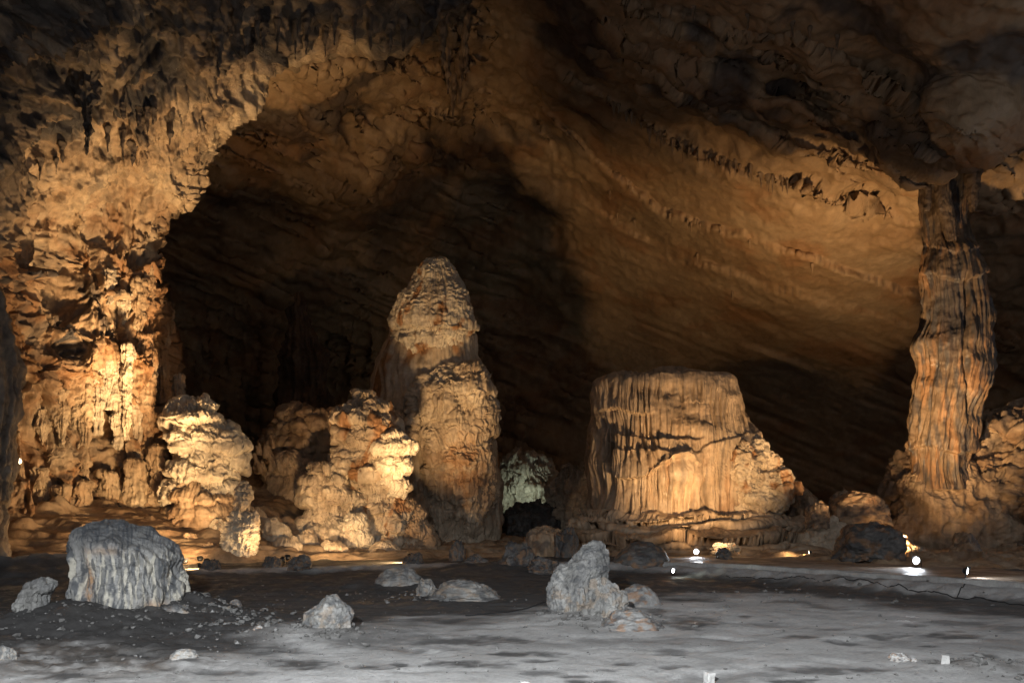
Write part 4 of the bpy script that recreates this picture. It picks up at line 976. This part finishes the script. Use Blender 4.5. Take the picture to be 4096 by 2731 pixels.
rock('dark_boulder', 3465, 2240, 300, 160, 35.0, 'dark_rock', 'large black boulder on the far side of the path at right', 'boulder', s=32, facets=10, rough=0.06, nu=180, nv=120, zbase=0.4)
rock('added_shield', 3535, 2238, 260, 122, 39.3, 'flowstone_brown', 'added brown rock behind the black boulder, blocking the low lamp beam', 'rock', s=48, facets=9, rough=0.08, zbase=0.2)  # added rock, placed to cut off the low part of the ceiling lamp's beam
rock('lit_rock', 3660, 2245, 115, 66, 38.5, 'flowstone', 'small bright rock right of the black boulder', 'rock', s=33, facets=10, rough=0.05, zbase=0.15)
rock('slanted_rock', 3850, 2240, 150, 125, 38.5, 'flowstone_brown', 'slanted brown rock at the foot of the right slope', 'rock', s=34, facets=9, rough=0.06, zbase=0.1)
rock('brown_boulder', 3440, 2090, 240, 130, 44.5, 'flowstone_brown', 'smooth tan boulder above the black boulder', 'boulder', s=35, facets=8, rough=0.05, round_=0.3)
rock('round_boulder', 3275, 2105, 112, 106, 43.2, 'flowstone_brown', 'round knobbly boulder at the right end of the terraces', 'boulder', s=36, facets=10, rough=0.12, round_=0.4)
rock('rear_rock', 3225, 2085, 170, 140, 49, 'flowstone_brown', 'shaded brown rock behind the round knobbly boulder', 'rock', s=37, rough=0.08)
rock('rear_rock', 3370, 2060, 110, 110, 48, 'flowstone_brown', 'shaded brown rock left behind the smooth tan boulder', 'rock', s=38, rough=0.08)
rock('lit_chunk', 872, 2128, 74, 60, 39.5, 'flowstone_pale', 'angular bright chunk left of the small knobbly stalagmite', 'rock', s=39, facets=8, rough=0.06)
rock('small_rock', 755, 2185, 110, 60, 38.5, 'flowstone_brown', 'small brown rock on the slope below the bright cascading stalagmite', 'rock', s=40, rough=0.1)
rock('small_rock', 830, 2215, 70, 50, 37.8, 'flowstone_brown', 'small pointed rock left of the knobbly stalagmite foot', 'rock', s=41, rough=0.1)
rock('small_rock', 1100, 2105, 60, 45, 43, 'flowstone_brown', 'small rock on the lit slope right of the knobbly stalagmite', 'rock', s=42, rough=0.1)
rock('path_rock', 1205, 2276, 110, 66, 33.6, 'dark_rock', 'dark rock on the path edge below the bulbous stalagmite', 'rock', s=43, rough=0.12, zbase=0.1)
rock('path_rock', 1090, 2276, 80, 56, 34.0, 'dark_rock', 'small dark rock on the path edge left of the larger one below the bulbous stalagmite', 'rock', s=46, rough=0.12, zbase=0.1)
rock('path_rock', 845, 2285, 90, 52, 32.8, 'dark_rock', 'dark rock on the path edge right of the broad stump', 'rock', s=44, rough=0.12, zbase=0.1)
rock('path_rock', 1655, 2262, 100, 52, 36.0, 'dark_rock', 'dark rock on the path edge hiding a warm lamp left of the upright stump', 'rock', s=45, rough=0.12, zbase=0.15)
rock('path_rock', 2895, 2232, 90, 56, 35.4, 'dark_rock', 'small dark rock on the path right of the glaring lamp', 'rock', s=47, rough=0.12, zbase=0.35)

# ---- man-made blocks on the near floor
def block(name, px, pyb, wpx, hpx, dep, mat, label, rz, s):
    d = dfloor(pyb)
    w = wpx/FPX*d; h = hpx/FPX*d
    n = 9
    g = np.linspace(-1, 1, n)
    verts = []; faces = []
    for ax in range(3):
        for sg in (-1, 1):
            A, B = np.meshgrid(g, g)
            V = np.zeros((n, n, 3)); V[..., ax] = sg; V[..., (ax+1) % 3] = A; V[..., (ax+2) % 3] = B
            k = len(verts)*n*n
            verts.append(V); faces.append(grid_faces(n, n, flip=(sg < 0))+k)
    V = np.concatenate([v.reshape(-1, 3) for v in verts])
    mx = np.sort(np.abs(V), 1)[:, ::-1]
    V = V*(1-0.10*np.clip(mx[:, 1:2]-0.7, 0, 1)**1.0)
    V = V*np.array([w/2, dep/2, h/2])+np.array([0, 0, h/2])
    V = V+0.012*np.stack([fbm(V[:, 0]*14+i*9, V[:, 1]*14, V[:, 2]*14, 3, s+i) for i in range(3)], -1)
    ob = mesh_obj(name, V, np.concatenate(faces), mat)
    x = (px-2048)/FPX*d
    ob.location = (x, d, float(floor_height(np.array([x]), np.array([d]))[0][0])-0.015)
    ob.rotation_euler = (0.04, 0.05, rz)
    return tag(ob, label, 'block')
block('marker_block', 2836, 2716, 34, 46, 0.12, 'pale_stone', 'small upright white block standing on the near floor', 0.3, 601)
block('marker_block', 2100, 2738, 36, 26, 0.10, 'pale_stone', 'small white block cut off by the bottom edge', 0.1, 602)
block('marker_block', 3779, 2666, 28, 40, 0.10, 'pale_stone', 'small upright block beside the pale rubble at lower right', -0.3, 603)
rock('flat_rubble', 3600, 2645, 90, 40, dfloor(2643), 'pale_stone', 'pale crumbled lump on the floor at lower right', 'stone', s=61, rough=0.12, facets=8)
rock('flat_rubble', 3655, 2648, 34, 18, dfloor(2647), 'pale_stone', 'small pale stone touching the crumbled lump', 'stone', s=62, rough=0.1)
rock('flat_rubble', 4005, 2668, 60, 26, dfloor(2665), 'pale_stone', 'pale low stone near the lower right corner', 'stone', s=63, rough=0.1)

# ---- loose gravel nobody could count
def gravel():
    rs = np.random.RandomState(11)
    t = (1+5**.5)/2
    iv = np.array([(-1, t, 0), (1, t, 0), (-1, -t, 0), (1, -t, 0), (0, -1, t), (0, 1, t), (0, -1, -t), (0, 1, -t), (t, 0, -1), (t, 0, 1), (-t, 0, -1), (-t, 0, 1)], float)
    iv /= np.linalg.norm(iv[0])
    fc = np.array([(0, 11, 5), (0, 5, 1), (0, 1, 7), (0, 7, 10), (0, 10, 11), (1, 5, 9), (5, 11, 4), (11, 10, 2), (10, 7, 6), (7, 1, 8), (3, 9, 4), (3, 4, 2), (3, 2, 6), (3, 6, 8), (3, 8, 9), (4, 9, 5), (2, 4, 11), (6, 2, 10), (8, 6, 7), (9, 8, 1)])
    n = 2600
    d = 10.5*(30/10.5)**rs.rand(n); x = (rs.rand(n)*1.5-0.75)*d
    m = rs.rand(n) < np.where(x < -2, 1.0, 0.35)
    d, x = d[m], x[m]; n = len(d)
    # rubble clusters
    cl = [(900, 2490, 0.8, 60), (1000, 2540, 0.8, 60), (740, 2480, 0.7, 40), (1300, 2545, 0.6, 50), (2400, 2490, 0.9, 60), (1700, 2385, 1.2, 60), (450, 2500, 1.5, 60), (150, 2540, 1.0, 40), (3950, 2670, 0.5, 40), (3400, 2380, 3, 60)]
    for (px, py, s, k) in cl:
        k *= 2
        dd = dfloor(py); d = np.r_[d, dd+rs.normal(size=k)*s*0.7]; x = np.r_[x, (px-2048)/FPX*dd+rs.normal(size=k)*s]
    n = len(d)
    z, _, _ = floor_height(x, d)
    sz = 0.008+0.03*rs.rand(n)**4; sz[-1060:] = 0.012+0.07*rs.rand(1060)**3
    V = iv[None]*(1+0.35*rs.normal(size=(n, 12, 1)))*sz[:, None, None]*np.array([1, 1, 0.65])
    V = V+np.stack([x, d, z+sz*0.3], -1)[:, None]
    Fc = fc[None]+(np.arange(n)*12)[:, None, None]
    o = mesh_obj('gravel', V, Fc.reshape(-1, 3), 'dirt_stone', None, False)
    tag(o, 'loose grey gravel scattered over the near floor', 'gravel', kind='stuff')
gravel()

# ------------------------------------------------------------------ stalactites on the ceiling
def stalactite(px, py0, py1, wpx, mat, label, group, s, stain_shade=0.6, d=None, n=24):
    h = py1-py0
    if d is None: d = surf_d(px, py0)-wpx*0.2/FPX*45
    tx = px+(s % 7-3)*wpx*0.03
    rows = [(py1, tx-wpx*0.05, tx+wpx*0.05), (py1-h*0.12, tx-wpx*0.16, tx+wpx*0.16), (py1-h*0.4, px-wpx*0.28, px+wpx*0.3), (py1-h*0.7, px-wpx*0.42, px+wpx*0.38), (py0, px-wpx*0.6, px+wpx*0.6), (py0-h*0.25, px-wpx*0.8, px+wpx*0.8)]
    o = loft('stalactite', rows, d, mat, 0.9, n, n+14, [st_rough(0.12*wpx/30, 0.5, s, 3), st_flute(0.05*wpx/30, 0.25, 9, s+1)], foot=False, attrs=lambda c: {'stain_shade': stain_shade+0*c.px})
    return tag(o, label, 'stalactite', group)
stalactite(352, 360, 622, 66, 'wall_rock', 'big dark stalactite hanging at upper left in front of the lit wall', None, 700, 0.85, n=60)
rs = np.random.RandomState(21)
for i, (px, py) in enumerate([(492, 470), (520, 520), (555, 500), (585, 510), (612, 495), (678, 560), (690, 520), (530, 660), (492, 620), (225, 690), (250, 640), (160, 700), (430, 600), (590, 540)]):
    stalactite(px, py-40-rs.rand()*40, py+rs.rand()*30, 16+rs.rand()*14, 'wall_rock', 'short dark stalactite in the fringe over the lit upper left wall', 'stalactites over the lit upper left wall', 710+i*3, 0.7)
for i, (px, py) in enumerate([(870, 290), (880, 240), (950, 150), (1050, 200), (1030, 170), (1180, 205), (1225, 190), (1300, 200), (1340, 165), (1420, 180), (1480, 190), (1560, 190), (1610, 200), (1690, 170), (985, 220), (1110, 190)]):
    stalactite(px, py-60-rs.rand()*50, py+rs.rand()*40, 16+rs.rand()*22, 'wall_rock', 'dark stalactite in the fringe along the top above the bright arch', 'stalactites along the top above the arch', 760+i*3, 0.75)
for i, (px, py, w, wh) in enumerate([(1812, 470, 50, 'longest curtain pipe hanging where the two vaults meet at top centre'), (1790, 380, 40, 'curtain pipe just left of the longest one at top centre'), (1840, 420, 40, 'curtain pipe just right of the longest one at top centre'),
                                     (1770, 300, 40, 'short curtain pipe leftmost in the bundle at top centre'), (1860, 300, 36, 'short curtain pipe rightmost in the bundle at top centre')]):
    stalactite(px, py-200, py, w, 'vault_rock', wh, 'curtain pipes at top centre', 820+i*3, 0.4)
for i, (px, py) in enumerate([(2760, 175), (2990, 120), (3325, 255), (3350, 200), (3170, 150), (2640, 120), (2665, 170), (3240, 170), (2770, 90)]):
    stalactite(px, py-50, py, 12+rs.rand()*10, 'vault_rock', 'thin dark stalactite under the upper right ledge', 'stalactites under the upper right ledge', 840+i*3, 0.5)
px = 2440.0
for i in range(46):
    px += 5+rs.rand()**2*34
    py = np.interp(px, [2400, 2480, 2640, 2900, 3150, 3400], [380, 440, 550, 650, 730, 810])+rs.rand()*20
    stalactite(px, py-14, py+8+rs.rand()**2*55, 6+rs.rand()*7, 'vault_rock', 'thin stalactite in the dark comb along the sloping middle ledge', 'comb of stalactites on the sloping middle ledge', 870+i*3, 0.35, n=12)
for i, (px, py) in enumerate([(2750, 905), (2765, 915), (2800, 920), (2790, 905), (2680, 880), (2880, 930), (3000, 985), (3250, 1080), (2560, 800), (2520, 770), (2930, 1190), (2790, 1040), (2470, 880), (2540, 905), (2440, 790)]):
    stalactite(px, py-18, py+4+rs.rand()*18, 6+rs.rand()*5, 'vault_rock', 'tiny stalactite on the lit lower slab of the ceiling', 'tiny stalactites on the lit ceiling slab', 980+i*3, 0.1, n=12)

# ------------------------------------------------------------------ lamps
def box(cx, cy, cz, sx, sy, sz):
    v = np.array([(x, y, z) for x in (-1, 1) for y in (-1, 1) for z in (-1, 1)], float)*np.array([sx, sy, sz])/2+np.array([cx, cy, cz])
    f = np.array([(0, 1, 3, 2), (4, 6, 7, 5), (0, 4, 5, 1), (2, 3, 7, 6), (0, 2, 6, 4), (1, 5, 7, 3)])
    return v, f
def join(parts):
    V, Fs, k = [], [], 0
    for v, f in parts:
        V.append(v); Fs.append(f+k); k += len(v)
    return np.concatenate(V), np.concatenate(Fs)
def rot_x(v, a):
    c, s = math.cos(a), math.sin(a)
    return np.stack([v[:, 0], v[:, 1]*c-v[:, 2]*s, v[:, 1]*s+v[:, 2]*c], -1)

def floodlight(loc, aim, label, size=0.34, power=0, color=WARM, angle=110, blend=0.6, lens='lens_warm', group=None, soft=0.25):
    """floodlight: finned housing, glass lens, yoke bracket and foot plate; faces local +Y, tilted up to its aim"""
    a = Vector(aim)-(Vector(loc)+Vector((0, 0, size*0.75)))
    rz = math.atan2(-a.x, a.y); tilt = math.atan2(a.z, math.hypot(a.x, a.y))
    s = size
    root = empty('floodlight', loc)
    root.rotation_euler = (0, 0, rz)
    tag(root, label, 'lamp', group)
    piv = np.array([0, 0, s*0.75])
    def part(name, vf, mat, tilted, smooth=False):
        v, f = vf
        if tilted: v = rot_x(v, tilt)+piv
        o = mesh_obj(name, v, f, mat, root, smooth)
        return o
    def lathe(prof, n=28):
        th = np.linspace(0, 2*np.pi, n, endpoint=False)
        v = np.array([[(r*math.cos(t_)*s, y*s, r*math.sin(t_)*s) for t_ in th] for r, y in prof]).reshape(-1, 3)
        return v, grid_faces(len(prof), n, True)
    # drum housing with a flared rim and cooling fins at the back
    fins = [box(x*s, -.26*s, 0, .03*s, .1*s, .36*s) for x in (-.2, -.1, 0, .1, .2)]
    part('housing', join([lathe([(0.001, -.24), (.26, -.24), (.34, -.12), (.42, .06), (.48, .08), (.48, .15), (.45, .15), (.43, .10)])]+fins), 'black_metal', True)
    part('lens', lathe([(.43, .11), (.40, .16), (.32, .22), (.20, .26), (.08, .275), (.001, .28)]), lens, True, True)
    hood = [box(math.cos(a_)*.47*s, .30*s, math.sin(a_)*.47*s, .12*s, .34*s, .05*s) for a_ in np.linspace(0.5, math.pi-0.5, 9)]
    part('visor', join(hood), 'black_metal', True)
    part('bracket', join([box(-.56*s, 0, .42*s, .03*s, .07*s, .76*s), box(.56*s, 0, .42*s, .03*s, .07*s, .76*s), box(0, 0, .05*s, 1.12*s, .07*s, .03*s)]), 'black_metal', False)
    part('foot_plate', join([box(0, 0, .015*s, .5*s, .34*s, .04*s), box(0, 0, -.06*s, .14*s, .14*s, .2*s)]), 'black_metal', False)
    if power:
        l = bpy.data.lights.new('flood_beam', 'SPOT')
        l.energy = power; l.color = color; l.spot_size = math.radians(angle); l.spot_blend = blend; l.shadow_soft_size = soft
        lo = bpy.data.objects.new('flood_beam', l); COL.objects.link(lo)
        dirv = a.normalized()
        lo.location = Vector(loc)+Vector((0, 0, s*0.75))+dirv*s*0.32
        lo.rotation_euler = dirv.to_track_quat('-Z', 'Y').to_euler()
    return root

def G(px, py, d): return tuple(float(v) for v in W(px, py, d))
def on_ground(px, d, dz=0.0):
    x = (px-2048)/FPX*d
    z = float(floor_height(np.array([x]), np.array([d]))[0][0])
    return (x, d, z+dz)
def on_path(px, d):
    x = (px-2048)/FPX*d
    return (x, d, float(walk_z(x)))

# visible cold-white lamps on the path
floodlight(on_path(3668, 29.6), G(2500, 1950, 24), 'white floodlight glaring at right on the path in front of the small bright rock', 0.32, 450, (0.85, 0.92, 1.0), 120, 0.8, 'lens_white')
floodlight(on_path(3862, 24.9), G(4700, 2350, 22.5), 'white floodlight seen side-on by the kerb at far right', 0.28, 300, (0.85, 0.93, 1.0), 130, 0.8, 'lens_white')
floodlight(on_path(2786, 37.4), G(2300, 1900, 26), 'white floodlight glaring below the terraces on the path', 0.27, 160, (0.88, 0.93, 1.0), 120, 0.8, 'lens_white')
floodlight(on_ground(2690, 31.5, 0.05), G(2900, 2300, 30), 'small white floodlight on the kerb left of the glaring one', 0.22, 60, (0.9, 1.0, 0.85), 130, 0.8, 'lens_white')
floodlight(G(1970, 2178, 52), G(1990, 2200, 20), 'left one of two tiny white lamps in the dark gap', 0.2, 0, lens='lens_white')
floodlight(G(2023, 2175, 52), G(2000, 2200, 20), 'right one of two tiny white lamps in the dark gap', 0.2, 0, lens='lens_white')
floodlight(G(75, 1862, 33.5), G(40, 1800, 31), 'tiny warm lamp on the left wall ledge near the edge', 0.25, 90, WARM, 150, 0.8)

# warm floods hidden behind the rocks along the path
floodlight(on_path(830, 34.2), G(330, 1700, 41), 'warm floodlight on the path aimed up the left wall', 0.28, 5500, WARM, 90, 1.0)
floodlight(on_path(640, 34.4), G(430, 1480, 41), 'warm narrow floodlight hidden behind the broad stump aimed at the wall pipes', 0.28, 15000, WARM, 30, 1.0)
floodlight(on_path(740, 34.6), G(600, 640, 41), 'warm floodlight behind the broad stump aimed at the ceiling arch', 0.28, 24000, WARM, 60, 1.0)
floodlight(on_path(1150, 37.0), G(1330, 330, 55), 'warm floodlight behind the knobbly stalagmite aimed at the far arch ceiling', 0.28, 13000, WARM, 50, 1.0, soft=0.6)
floodlight(on_path(1190, 34.8), G(1470, 1930, 45), 'warm floodlight on the path aimed at the bulbous stalagmite', 0.28, 5400, WARM, 66, 1.0)
floodlight(on_path(1130, 35.5), G(1600, 1790, 45), 'warm narrow floodlight on the path aimed at the bright nose', 0.28, 3800, WARM, 20, 1.0)
floodlight(on_path(800, 36.2), G(800, 1760, 41), 'warm floodlight on the path aimed at the cascading stalagmite', 0.28, 1500, WARM, 80, 1.0)
floodlight(on_path(1640, 37.0), G(1775, 1500, 52), 'warm floodlight on the path aimed at the tallest stalagmite', 0.28, 11500, WARM, 48, 1.0, soft=0.4)
floodlight(on_path(2900, 36.6), G(2740, 1740, 50), 'warm floodlight on the path aimed at the flat-topped stalagmite', 0.30, 10500, WARM, 66, 1.0)
floodlight(G(3585, 2225, 37.6), G(3370, 1230, 68), 'warm floodlight behind the black boulder aimed up at the sloping ceiling', 0.30, 58000, WARM, 84, 1.0, soft=0.5)
floodlight(G(3600, 2238, 41.0), G(3680, 1700, 48), 'warm floodlight right of the black boulder aimed at the right slope', 0.28, 550, WARMER, 130, 0.8)
floodlight(on_path(1105, 36.8), G(950, 2110, 38), 'small warm lamp on the path aimed at the knobbly stalagmite', 0.22, 520, WARM, 60, 1.0)
# low ones that wash the path itself
floodlight(on_path(800, 33.0), G(640, 2262, 33.5), 'low warm lamp washing the path right of the broad stump', 0.22, 2200, WARM, 150, 0.8)
floodlight(on_path(1630, 36.6), G(1500, 2240, 36.9), 'low warm lamp washing the path below the tallest stalagmite', 0.22, 2200, WARM, 150, 0.8)
floodlight(on_path(3240, 37.4), G(3000, 2225, 38.5), 'low warm lamp washing the foot of the terraces', 0.22, 700, WARM, 150, 0.8)
# the cold one in the far gap
floodlight(G(2100, 2035, 69.5), G(2080, 1930, 74), 'small cold lamp at the foot of the far grey-green curtain', 0.35, 330, (0.82, 1.0, 0.84), 150, 0.9, 'lens_white')

# ------------------------------------------------------------------ cables
def cable(name, pts, r, label):
    pts = [np.array(p) for p in pts]
    P = np.array(pts); t = np.r_[0, np.cumsum(np.linalg.norm(np.diff(P, axis=0), axis=1))]
    tt = np.linspace(0, t[-1], 140)
    C = np.stack([np.interp(tt, t, P[:, i]) for i in range(3)], -1)
    k = np.hanning(9); k /= k.sum()
    for i in range(2):
        C[:, i] = np.convolve(np.r_[np.full(4, C[0, i]), C[:, i], np.full(4, C[-1, i])], k, 'valid')
    zz = floor_height(C[:, 0], C[:, 1])[0]
    C[:, 2] = zz+r*0.8
    T = np.gradient(C, axis=0); T /= np.linalg.norm(T, axis=1)[:, None]
    sx = np.cross(T, [0, 0, 1.0]); sx /= np.linalg.norm(sx, axis=1)[:, None]
    up = np.cross(sx, T)
    th = np.linspace(0, 2*np.pi, 8, endpoint=False)
    V = C[:, None]+r*(np.cos(th)[None, :, None]*sx[:, None]+np.sin(th)[None, :, None]*up[:, None])
    o = mesh_obj(name, V, grid_faces(140, 8, True), 'cable_rubber')
    return tag(o, label, 'cable')
def near_line(px, s):
    # a spot on the berm, s metres before the kerb, seen at px
    d = np.linspace(15, 40, 600); x = (px-2048)/FPX*d
    q = (d-near_y(x))*slope_f(x)
    i = int(np.argmin(np.abs(q+s)))
    return (x[i], d[i], 0.0)
cable('cable', [near_line(2900, 1.3), near_line(3100, 1.2), near_line(3250, 0.8), near_line(3430, 0.55), near_line(3560, 0.9), near_line(3750, 1.2), near_line(3900, 1.4), near_line(4100, 1.7), near_line(4300, 1.9)], 0.018, 'long black cable draped along the berm below the path at right')
cable('cable', [near_line(3860, 0.1), near_line(3850, 0.6), near_line(3830, 1.2), near_line(3825, 1.35)], 0.014, 'short black cable hanging from the side-on floodlight by the kerb')
def fl_(px, py):
    d = dfloor(py); return ((px-2048)/FPX*d, d, 0)
cable('cable', [fl_(1680, 2388), fl_(1850, 2395), fl_(2000, 2395), fl_(2050, 2398)], 0.015, 'thin cable on the dark floor left of the leaning rock')
cable('cable', [fl_(1860, 2462), fl_(2020, 2450), fl_(2110, 2432), fl_(2185, 2405)], 0.018, 'dark cable running from the floor up to the leaning rock')
